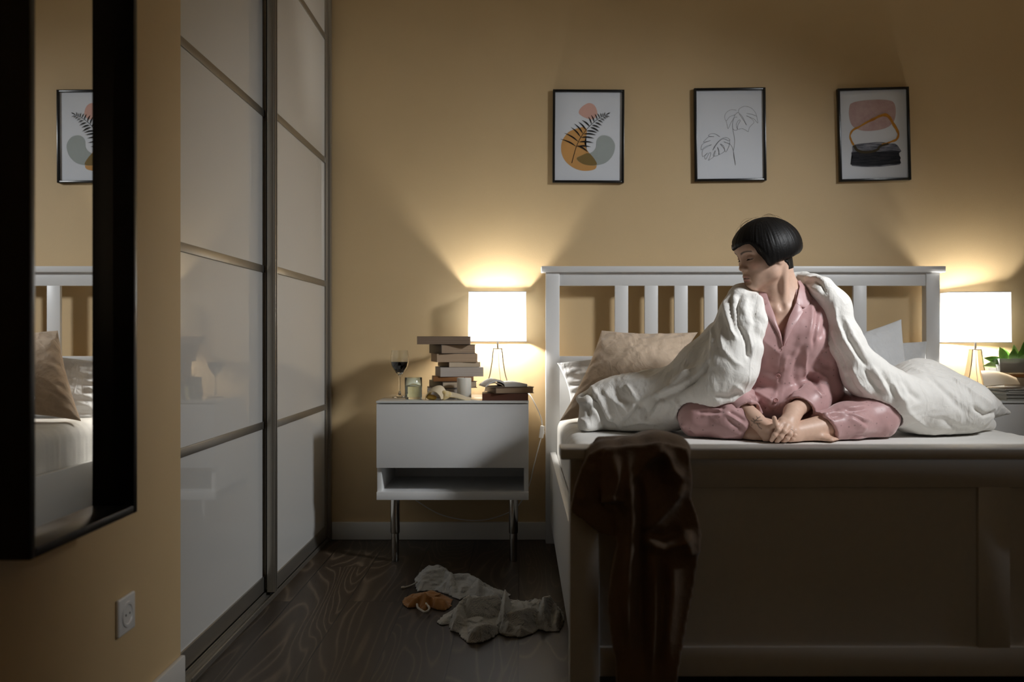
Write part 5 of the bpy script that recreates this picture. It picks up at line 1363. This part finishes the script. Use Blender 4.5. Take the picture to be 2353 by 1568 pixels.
Vz, Qz = s_.mesh((-0.07, -0.03, -0.005), (0.0, 0.025, 0.05), 0.0022); Vz[:, 2] = np.maximum(Vz[:, 2], 0.0002)
mesh_obj('peel_end', Vz, Qz, bp, p2)
s_ = SDF().u(ell((-0.020, -0.004, 0.011), (0.022, 0.012, 0.0105))).u(ell((-0.004, -0.008, 0.009), (0.014, 0.010, 0.0085)), 0.006)
Vz, Qz = s_.mesh((-0.05, -0.03, -0.004), (0.02, 0.02, 0.03), 0.0022); Vz[:, 2] = np.maximum(Vz[:, 2], 0.0002)
M['yellow'] = mat('banana_yellow', (0.55, 0.33, 0.05), 0.5)
tag(mesh_obj('peel_end', Vz, Qz, M['yellow'], p1), 'yellow rolled end')

# ================================================================ lamp cord with its switch
lo = lamp1.location
pts = cr([P(1150, 902, -0.050), P(1190, 899, -0.045), P(1206, 903, -0.060), P(1217, 907, -0.100), P(1231, 932, -0.120), P(1243, 960, -0.120), P(1246, 978, -0.120)], False, 6)
pts = [Vector(p) for p in pts]
for p in pts:
    if p.x < 0.030: p.z = max(p.z, 0.6436)
cd = MB().tube(pts, 0.0023, 8).build('cord', M['plastic'], lamp1, off=lo)
pts = cr([P(1243, 1008, -0.120), P(1237, 1030, -0.115), P(1227, 1070, -0.085), P(1214, 1120, -0.060), P(1185, 1168, -0.045), P(1130, 1192, -0.040), P(1075, 1196, -0.040), P(1010, 1182, -0.040), P(955, 1150, -0.040)], False, 6)
MB().tube(pts, 0.0023, 8).build('cord_lower', M['plastic'], cd, off=lo)
swm = Matrix.Translation(P(1245, 993, -0.120)) @ Matrix.Rotation(math.radians(8), 4, 'Y')
MB().box(-0.0095, 0.0095, -0.007, 0.007, -0.027, 0.027, 0.004, 3, swm).box(0.0085, 0.0125, -0.004, 0.004, -0.008, 0.006, 0.001, 2, swm).build('switch', M['plastic'], cd, off=lo)

# ================================================================ right cabinet: magazines, folder, plant
mg = mat('magazine_paper', (0.40, 0.40, 0.37), 0.4); mgp = pages_mat('magazine_pages', (0.33, 0.33, 0.30), (0.45, 0.45, 0.41))
CV['mag'] = mg; PG['mag'] = mgp; CV['mag2'] = mat('magazine_dark', (0.15, 0.14, 0.12), 0.4); CV['mag3'] = mat('magazine_pale', (0.52, 0.51, 0.47), 0.4)
rng = random.Random(9); zz = 0.6422
where = ['lowest', 'second from the bottom', 'third from the bottom', 'middle one', 'third from the top', 'second from the top', 'topmost']
for k in range(7):
    t = 0.0062 + rng.uniform(-0.001, 0.0014)
    book(1.925 + rng.uniform(-0.008, 0.010), -0.420 + rng.uniform(-0.006, 0.008), zz, 0.285, 0.215, t, rng.uniform(-3, 3), ('mag', 'mag3', 'mag', 'mag2', 'mag3', 'mag', 'mag2')[k], 'mag',
         'grey magazine, %s in the flat pile at the right end' % where[k], False, 'front', 'magazines on the right cabinet', name='magazine', cat='magazine'); zz += t + 0.0003
# beige folder sloping over the pile
fo_ = empty('paper_folder', (2.02, -0.30, zz), 'beige paper folder bent over the magazines under the right lamp', 'folder')
cor = [P(2254, 852, -0.19), P(2335, 868, -0.20), P(2345, 884, -0.36), P(2262, 889, -0.405)]
top = []; n = 14
for i in range(n):
    for j in range(n):
        a, b = i / (n - 1), j / (n - 1)
        q = (cor[0] * (1 - a) + cor[1] * a) * (1 - b) + (cor[3] * (1 - a) + cor[2] * a) * b
        top.append(q + Vector((0, 0, 0.010 * math.sin(PI * a) * (1 - 0.5 * b) - 0.0)))
vs = [q - fo_.location for q in top] + [q - fo_.location - Vector((0, 0, 0.0025)) for q in top]
for v_ in vs: v_.z = max(v_.z, 0.0004)
N_ = n * n; fs = []
for i in range(n - 1):
    for j in range(n - 1):
        q = (i * n + j, i * n + j + 1, (i + 1) * n + j + 1, (i + 1) * n + j); fs += [q, tuple(v_ + N_ for v_ in q[::-1])]
rim = [i * n for i in range(n)] + [(n - 1) * n + j for j in range(1, n)] + [i * n + n - 1 for i in range(n - 2, -1, -1)] + [j for j in range(n - 2, 0, -1)]
fs += [(a, b, b + N_, a + N_) for a, b in zip(rim, rim[1:] + rim[:1])]
MB().add(vs, fs).build('cover', mat('beige_card', (0.52, 0.40, 0.26), 0.5), fo_, angle=60)
book(2.05, -0.170, 0.6422, 0.20, 0.13, 0.080, 0, 'cream', 'white', 'thick pale book standing under the potted plant', True, 'front', None)
ty_ = -0.105; zt = 0.7226
tr = MB().box(2.035, 2.190, ty_ - 0.062, ty_ + 0.062, zt, zt + 0.014, 0.003).build('wooden_tray', mat('orange_wood', (0.36, 0.16, 0.05), 0.5), None, off=(2.10, ty_, zt))
tag(tr, 'small orange-brown wooden tray under the planter', 'tray')
pl = empty('potted_plant', (2.115, ty_, zt + 0.0142), 'green leafy plant in a frosted white planter at the right edge', 'plant')
z0 = 0.0; m = MB()
for f, zz_ in ((0.94, 0.0), (1.0, 0.066), (0.965, 0.066), (0.91, 0.006)):
    m.add([(x * 0.078 * f, y * 0.050 * f, zz_) for x, y in ((-1, -1), (1, -1), (1, 1), (-1, 1))], [])
for r in range(3): m.f += [(r * 4 + i, r * 4 + (i + 1) % 4, r * 4 + 4 + (i + 1) % 4, r * 4 + 4 + i) for i in range(4)]
m.f += [(3, 2, 1, 0), (12, 13, 14, 15)]; m.m = [0] * len(m.f)
frost = mat('frosted_white_plastic', (0.86, 0.87, 0.84), 0.35, Transmission_Weight=0.6)
m.build('planter', frost, pl, smooth=False)
MB().box(-0.072, 0.072, -0.044, 0.044, 0.010, 0.052).build('soil', mat('soil', (0.03, 0.02, 0.012), 0.9), pl)
lm = mat('leaf_green', (0.10, 0.22, 0.04), 0.4); v = objco(lm); ln(lm, ramp(lm, noise(lm, v, 30, 3), [(0.3, (0.055, 0.15, 0.025)), (0.7, (0.17, 0.30, 0.06))]), bs(lm).inputs['Base Color'])
lm2 = mat('leaf_pale', (0.30, 0.38, 0.16), 0.45)
def leaf(base, d, L_, wd, curl, m_):
    d = Vector(d).normalized(); side = d.cross(Vector((0, -1, 0.3))).normalized(); nrm = side.cross(d).normalized(); n, k = 12, 7; vs = []
    for i in range(n):
        f = i / (n - 1); hw = wd * math.sin(PI * min(1, f ** 0.75)) ** 0.9 * (1 if f < 0.98 else 0.3) + 0.0008
        c = Vector(base) + d * (L_ * f) + nrm * (-curl * f * f) + Vector((0, 0, -0.3 * curl * f * f))
        for j in range(k):
            s = j / (k - 1) * 2 - 1; vs.append(c + side * (hw * s) + nrm * (0.25 * hw * s * s))
    fs = [(i * k + j, i * k + j + 1, (i + 1) * k + j + 1, (i + 1) * k + j) for i in range(n - 1) for j in range(k - 1)]
    mb_ = MB().add(vs, fs); N_ = len(vs); off_ = nrm * -0.0008
    mb_.add([v_ + off_ for v_ in vs], [f_[::-1] for f_ in fs])
    return mb_.build('leaf', m_, pl, angle=None)
for (b, d, L_, w_, cu, mm) in [((-0.045, -0.02, 0.045), (-0.75, -0.15, 0.32), 0.085, 0.017, 0.02, lm), ((-0.05, -0.01, 0.04), (-0.85, -0.2, 0.05), 0.075, 0.014, 0.02, lm2), ((-0.05, -0.02, 0.05), (-0.5, -0.3, 0.12), 0.06, 0.014, 0.015, lm),
                               ((-0.035, -0.01, 0.05), (-0.25, -0.1, 0.9), 0.070, 0.020, 0.01, lm), ((-0.010, -0.02, 0.05), (0.1, -0.25, 0.8), 0.062, 0.020, 0.015, lm), ((0.012, -0.005, 0.05), (-0.05, -0.1, 1.0), 0.078, 0.016, 0.008, lm2),
                               ((0.030, -0.01, 0.05), (0.2, -0.2, 0.9), 0.080, 0.019, 0.01, lm), ((0.0, 0.015, 0.05), (-0.45, 0.1, 0.7), 0.075, 0.017, 0.01, lm2), ((0.045, -0.02, 0.05), (0.5, -0.2, 0.7), 0.075, 0.018, 0.012, lm),
                               ((0.020, -0.025, 0.05), (0.3, -0.5, 0.5), 0.055, 0.017, 0.015, lm), ((0.05, 0.0, 0.05), (0.1, 0.0, 1.0), 0.09, 0.018, 0.01, lm), ((-0.02, 0.0, 0.05), (-0.1, 0.1, 1.0), 0.066, 0.018, 0.01, lm)]:
    leaf(b, d, L_, w_, cu, mm)
# ================================================================ clothes on the floor and over the footboard
def stripe_mat(name, ca, cb, scale, rot):
    m = mat(name, ca, 0.9, Sheen_Weight=0.2)
    v = objco(m, (1, 1, 1), (0, 0, rot)); wv = nd(m, 'ShaderNodeTexWave', wave_type='BANDS', bands_direction='X')
    wv.inputs['Scale'].default_value = scale; wv.inputs['Distortion'].default_value = 3.0; wv.inputs['Detail'].default_value = 1.0; wv.inputs['Detail Scale'].default_value = 0.12
    ln(m, v, wv.inputs['Vector']); ln(m, ramp(m, wv.outputs['Fac'], [(0.30, ca), (0.62, cb)]), bs(m).inputs['Base Color'])
    c1_ = math_(m, 'ABSOLUTE', math_(m, 'SUBTRACT', noise(m, objco(m), 16, 3, 0.5, 1.0), 0.5))
    add_bump(m, math_(m, 'ADD', math_(m, 'ADD', wv.outputs['Fac'], noise(m, objco(m), 500, 2)), math_(m, 'MULTIPLY', math_(m, 'MINIMUM', c1_, 0.12), -50.0)), 0.35, 0.0012); return m
M['stripe1'] = stripe_mat('blue_grey_stripe', (0.36, 0.385, 0.395), (0.55, 0.55, 0.54), 120, 0.5)
M['stripe2'] = stripe_mat('pale_grey_stripe', (0.42, 0.435, 0.43), (0.60, 0.595, 0.57), 120, 1.1)
M['mustard'] = cloth_mat('mustard_cotton', (0.36, 0.165, 0.045), 0.9, 600, 0.3)
M['brownknit'] = cloth_mat('dark_brown_knit', (0.20, 0.135, 0.085), 0.95, 420, 0.5, 0.25, 0.10)
M['string'] = mat('pale_cotton_string', (0.55, 0.52, 0.46), 0.9)
c8f = lambda L: [(880 + x / 5.115, 1260 + y / 5.115) for x, y in L]
def heap(name, label, cat, outline, ridges, base_h, m, seed, parent=None, zoff=0.0, strain=0.26, clip=()):
    """a garment dropped on the floor: its outline and fold crests as they lie on the floor"""
    pts = np.array([Pz(a, b, 0.0)[:2] for a, b in outline])
    R = [(np.array([Pz(a, b, hh * 0.8)[:2] for a, b in L]), wd, hh) for L, wd, hh in ridges]
    def inpoly(x, y, pts):
        dd = np.full(x.shape, 1e9); sg = np.ones(x.shape)
        for i in range(len(pts)):
            a, b = pts[i], pts[i - 1]; ex, ey = b - a; wx, wy = x - a[0], y - a[1]
            t = np.clip((wx * ex + wy * ey) / (ex * ex + ey * ey), 0, 1); dd = np.minimum(dd, (wx - ex * t) ** 2 + (wy - ey * t) ** 2)
            k1 = y >= a[1]; k2 = y < b[1]; k3 = ex * wy > ey * wx; sg = np.where((k1 & k2 & k3) | (~k1 & ~k2 & ~k3), -sg, sg)
        return -sg * np.sqrt(dd)               # inside positive
    CL = [np.array([Pz(a, b, 0.0)[:2] for a, b in o_]) for o_ in clip]
    def hgt(x, y):
        d = inpoly(x, y, pts)
        for c_ in CL: d = np.minimum(d, -inpoly(x, y, c_) - 0.016)
        q = np.stack([x, y, x * 0], -1)
        h = base_h * (1 + 0.5 * vnoise(q * 14, seed)) * (1 - np.exp(-np.maximum(d, 0) / 0.018))
        for L, wd, hh in R:
            dl, t = segdist(np.stack([x.ravel(), y.ravel(), 0 * x.ravel()], 1), [np.append(p, 0) for p in L]); dl = dl.reshape(x.shape)
            h = np.maximum(h, base_h * 0.5 + (hh - base_h * 0.5) * np.exp(-(dl / wd) ** 1.5)) if True else h
        h = h * (1 - np.exp(-np.maximum(d, 0) / 0.012))
        return h, d
    lo2 = pts.min(0) - 0.02; hi2 = pts.max(0) + 0.02
    def dist(p):
        h, d = hgt(p[..., 0].astype(float), p[..., 1].astype(float))
        return np.maximum(np.maximum(p[..., 2] - h, 0.0015 + zoff - p[..., 2]) * 0.6, -d).astype(f32)
    hs = 0.0058
    # height sheet: sample once per column, then mesh the solid
    nx, ny = (np.ceil((hi2 - lo2) / hs).astype(int) + 1); hm_ = max([base_h * 1.6] + [r[2] for r in R]) + 0.012
    X = lo2[0] + hs * np.arange(nx); Y = lo2[1] + hs * np.arange(ny); XX, YY = np.meshgrid(X, Y, indexing='ij')
    Hh, Dd = hgt(XX, YY); Zs = -0.008 + hs * np.arange(int(hm_ / hs) + 4)
    F = np.maximum(np.maximum(Zs[None, None] - Hh[..., None], 0.0015 - Zs[None, None]) * 0.6, -Dd[..., None]).astype(f32)
    V, Q = surface_nets(F, np.array((lo2[0], lo2[1], Zs[0])), hs)
    V = buckle(V, Q, strain, 110, 0.12, 0.003, seed, 0.0012, amp0=0.0014, maxd=0.020)
    V[:, 2] += zoff
    off = (float(V[:, 0].mean()), float(V[:, 1].mean()), zoff)
    o = mesh_obj(name, V, Q, m, None, off)
    tag(o, label, cat); return o
OUT_B = c8f([(635, 880), (720, 800), (830, 740), (930, 640), (1020, 590), (1140, 600), (1250, 640), (1400, 640), (1520, 640), (1660, 660), (1800, 640), (1900, 660), (2060, 700), (2120, 780), (2110, 900), (2060, 980), (1950, 985), (1820, 960), (1740, 1020), (1620, 1050), (1450, 1040), (1360, 1000), (1280, 1060), (1150, 1115), (1010, 1120), (930, 1060), (900, 1000), (820, 980), (780, 900), (690, 915)])
OUT_C = c8f([(215, 640), (250, 590), (360, 550), (480, 525), (600, 520), (720, 560), (830, 620), (800, 690), (720, 745), (600, 720), (560, 700), (540, 740), (480, 750), (420, 700), (310, 710), (235, 680)])
A = heap('striped_shorts', 'blue-grey striped drawstring shorts crumpled on the floor near the cabinet', 'shorts',
     c8f([(375, 370), (430, 300), (470, 262), (560, 255), (640, 240), (740, 245), (790, 300), (850, 330), (960, 330), (1060, 335), (1130, 375), (1190, 430), (1290, 480), (1430, 520), (1500, 560), (1400, 620), (1250, 640), (1100, 640), (900, 640), (720, 560), (520, 520), (410, 520)]),
     [(c8f([(420, 330), (560, 300), (700, 280)]), 0.035, 0.050), (c8f([(700, 280), (800, 330), (780, 430)]), 0.025, 0.045), (c8f([(830, 340), (1000, 345), (1110, 400), (1120, 500)]), 0.028, 0.040), (c8f([(560, 500), (660, 440), (760, 400)]), 0.025, 0.036), (c8f([(1180, 470), (1300, 520), (1430, 560)]), 0.022, 0.030), (c8f([(650, 560), (850, 590), (1000, 600)]), 0.025, 0.030)], 0.020, M['stripe1'], 51, clip=(OUT_B, OUT_C))
B = heap('striped_shirt', 'pale striped shirt in a heap on the floor beside the bed', 'shirt',
     OUT_B,
     [(c8f([(680, 860), (790, 770), (900, 690), (1010, 620)]), 0.030, 0.070), (c8f([(880, 960), (1050, 870), (1220, 820), (1400, 760)]), 0.030, 0.085), (c8f([(1020, 660), (1180, 640), (1330, 620)]), 0.028, 0.075), (c8f([(1420, 740), (1435, 640), (1440, 560)]), 0.016, 0.085), (c8f([(930, 1040), (1100, 1060), (1260, 1000)]), 0.035, 0.050),
      (c8f([(1450, 800), (1620, 780), (1760, 740)]), 0.028, 0.060), (c8f([(1860, 760), (1900, 640), (1960, 620)]), 0.020, 0.075), (c8f([(1960, 640), (2070, 720), (2090, 860)]), 0.022, 0.055), (c8f([(1440, 930), (1620, 900), (1820, 930)]), 0.030, 0.045), (c8f([(1900, 940), (2020, 900), (2080, 850)]), 0.025, 0.040)], 0.022, M['stripe2'], 61)
Cc = heap('mustard_top', 'mustard brown top lying folded on the floor at the left of the striped shirt', 'top',
     OUT_C,
     [(c8f([(240, 640), (380, 580), (480, 560)]), 0.016, 0.040), (c8f([(480, 555), (600, 570), (720, 640)]), 0.022, 0.045), (c8f([(250, 680), (400, 660), (560, 620)]), 0.014, 0.034), (c8f([(600, 600), (700, 610), (810, 640)]), 0.018, 0.034)], 0.014, M['mustard'], 71, clip=(OUT_B,))
# white trimmed hem loop of the mustard top, drawstring of the shorts
def onfloor(L, z): return [Pz(a, b, z) for a, b in L]
q = cr(onfloor(c8f([(400, 660), (410, 700), (450, 730), (490, 750), (530, 735), (545, 700), (520, 670), (500, 640)]), 0.016), False, 6)
tag(MB().tube([Vector(p) for p in q], 0.0035, 8).build('hem_trim', M['string'], Cc, off=Cc.location), 'pale hem trim')
q = cr([Pz(*c8f([(400, 400)])[0], 0.030), Pz(*c8f([(350, 430)])[0], 0.012), Pz(*c8f([(300, 450)])[0], 0.004), Pz(*c8f([(255, 462)])[0], 0.004)], False, 6)
ds = MB().tube([Vector(p) for p in q], 0.0028, 8); e_ = Pz(*c8f([(228, 462)])[0], 0.005)
ds.tube([Pz(*c8f([(262, 461)])[0], 0.005), e_ + Vector((0.004, 0, 0)), e_ + Vector((-0.004, -0.002, 0))], [0.003, 0.005, 0.004], 8)
tag(ds.build('drawstring', M['string'], A, off=A.location), 'pale drawstring')

# ---- dark brown garment hung over the footboard
c5 = lambda L: [(1240 + x / 2.114, 960 + y / 2.114) for x, y in L]
dr = SDF(); y1 = FY - 0.024                   # just in front of the cap's edge
def slab(pl, ya, yb, k=0.02): dr.u(fun(lambda p, q=poly_prism(c5(pl), -2.150, ya + 0.008, yb - 0.008): q.d(p) - f32(0.008), (0.0, ya - 0.02, -0.1), (0.6, yb + 0.02, 0.75)), k)
slab([(330, 175), (420, 150), (520, 145), (600, 140), (690, 160), (702, 250), (700, 380), (735, 480), (748, 560), (732, 680), (715, 800), (690, 920), (660, 1080), (630, 1280), (625, 1330), (395, 1330), (392, 1150), (370, 1020), (355, 900), (368, 760), (400, 600), (380, 450), (330, 330)], y1 - 0.046, y1 - 0.010)
slab([(255, 190), (340, 170), (400, 200), (395, 330), (405, 440), (400, 540), (345, 545), (290, 530), (230, 480), (175, 440), (195, 340), (225, 250)], y1 - 0.034, y1 - 0.006)
for (ca, cb), rx, rz, zt in (((320, 165), 0.044, 0.014, 0.656), ((440, 140), 0.044, 0.022, 0.659), ((560, 114), 0.050, 0.033, 0.664), ((645, 128), 0.030, 0.026, 0.660)):
    px_, py_ = c5([(ca, cb)])[0]; x_ = P(px_, py_, -2.11).x
    dr.u(ell((x_, -2.092, zt), (rx, 0.066, rz)), 0.02); dr.u(cap((x_, -2.128, zt), (x_, y1 - 0.022, 0.600), 0.020, 0.016), 0.03)
dr.u(rbx(((P(1365, 1000, -2.1).x + P(1565, 1000, -2.1).x) / 2, -2.036, 0.628), (0.080, 0.010, 0.048), 0.009), 0.02)
bx = rbx((0.962, (FY - 0.020 + FY + 0.056) / 2, 0.652), (0.880, 0.038, 0.012), 0.003); bw = rbx((0.962, FY + 0.030, 0.32), (0.862, 0.030, 0.322), 0.003)
dr.sub(fun(lambda p: bx.d(p) - f32(0.0012), bx.lo, bx.hi), 0.002); dr.sub(fun(lambda p: bw.d(p) - f32(0.0012), bw.lo, bw.hi), 0.002)
Vg, Qg = dr.mesh((0.08, -2.215, 0.10), (0.42, -2.015, 0.735), 0.0048)
Vg = folds(Vg, Qg, dr, [
    (c5([(430, 200), (440, 350), (445, 500), (430, 700), (420, 900), (430, 1200)]), 0.012, 0.018), (c5([(480, 220), (490, 400), (490, 600), (490, 800), (500, 1200)]), 0.011, -0.022),
    (c5([(600, 130), (560, 180), (500, 230), (470, 320)]), 0.012, 0.016), (c5([(600, 150), (625, 200), (650, 260), (690, 300)]), 0.010, 0.016), (c5([(575, 190), (580, 300), (620, 380)]), 0.022, -0.030),
    (c5([(700, 320), (640, 420), (560, 500), (500, 560)]), 0.013, 0.018), (c5([(500, 590), (600, 630), (700, 600), (745, 560)]), 0.014, 0.016), (c5([(520, 560), (610, 590), (690, 540)]), 0.012, -0.016),
    (c5([(560, 660), (555, 900), (545, 1250)]), 0.014, 0.014), (c5([(640, 680), (640, 850), (600, 1200)]), 0.016, 0.014), (c5([(600, 660), (605, 900), (575, 1250)]), 0.012, -0.014),
    (c5([(360, 180), (375, 300), (345, 400), (310, 440)]), 0.012, 0.014), (c5([(310, 390), (350, 380), (400, 420)]), 0.010, 0.012), (c5([(330, 420), (370, 430), (400, 480)]), 0.010, -0.014), (c5([(260, 220), (240, 330), (210, 430)]), 0.014, 0.009),
    (c5([(680, 560), (720, 620), (735, 680)]), 0.012, 0.012), (c5([(380, 780), (375, 950), (400, 1200)]), 0.012, 0.010)])
Vg = buckle(Vg, Qg, 0.09, 80, 0.16, 0.006, 81, 0.001, maxd=0.012, amp0=0.0008)
Vg[:, 1] = np.where((Vg[:, 2] < 0.638) & (Vg[:, 1] < FY + 0.02), np.minimum(Vg[:, 1], FY - 0.0015), Vg[:, 1])
inside = (Vg[:, 2] > 0.640) & (Vg[:, 2] < 0.6655) & (Vg[:, 1] > FY - 0.0215) & (Vg[:, 1] < FY + 0.0575)
Vg[inside & (Vg[:, 1] < FY + 0.018), 1] = np.minimum(Vg[inside & (Vg[:, 1] < FY + 0.018), 1], FY - 0.0215)
dg = mesh_obj('brown_sweater', Vg, Qg, M['brownknit'], None, (0.25, -2.12, 0.10))
tag(dg, 'dark brown knitted garment hanging over the left end of the footboard', 'sweater')
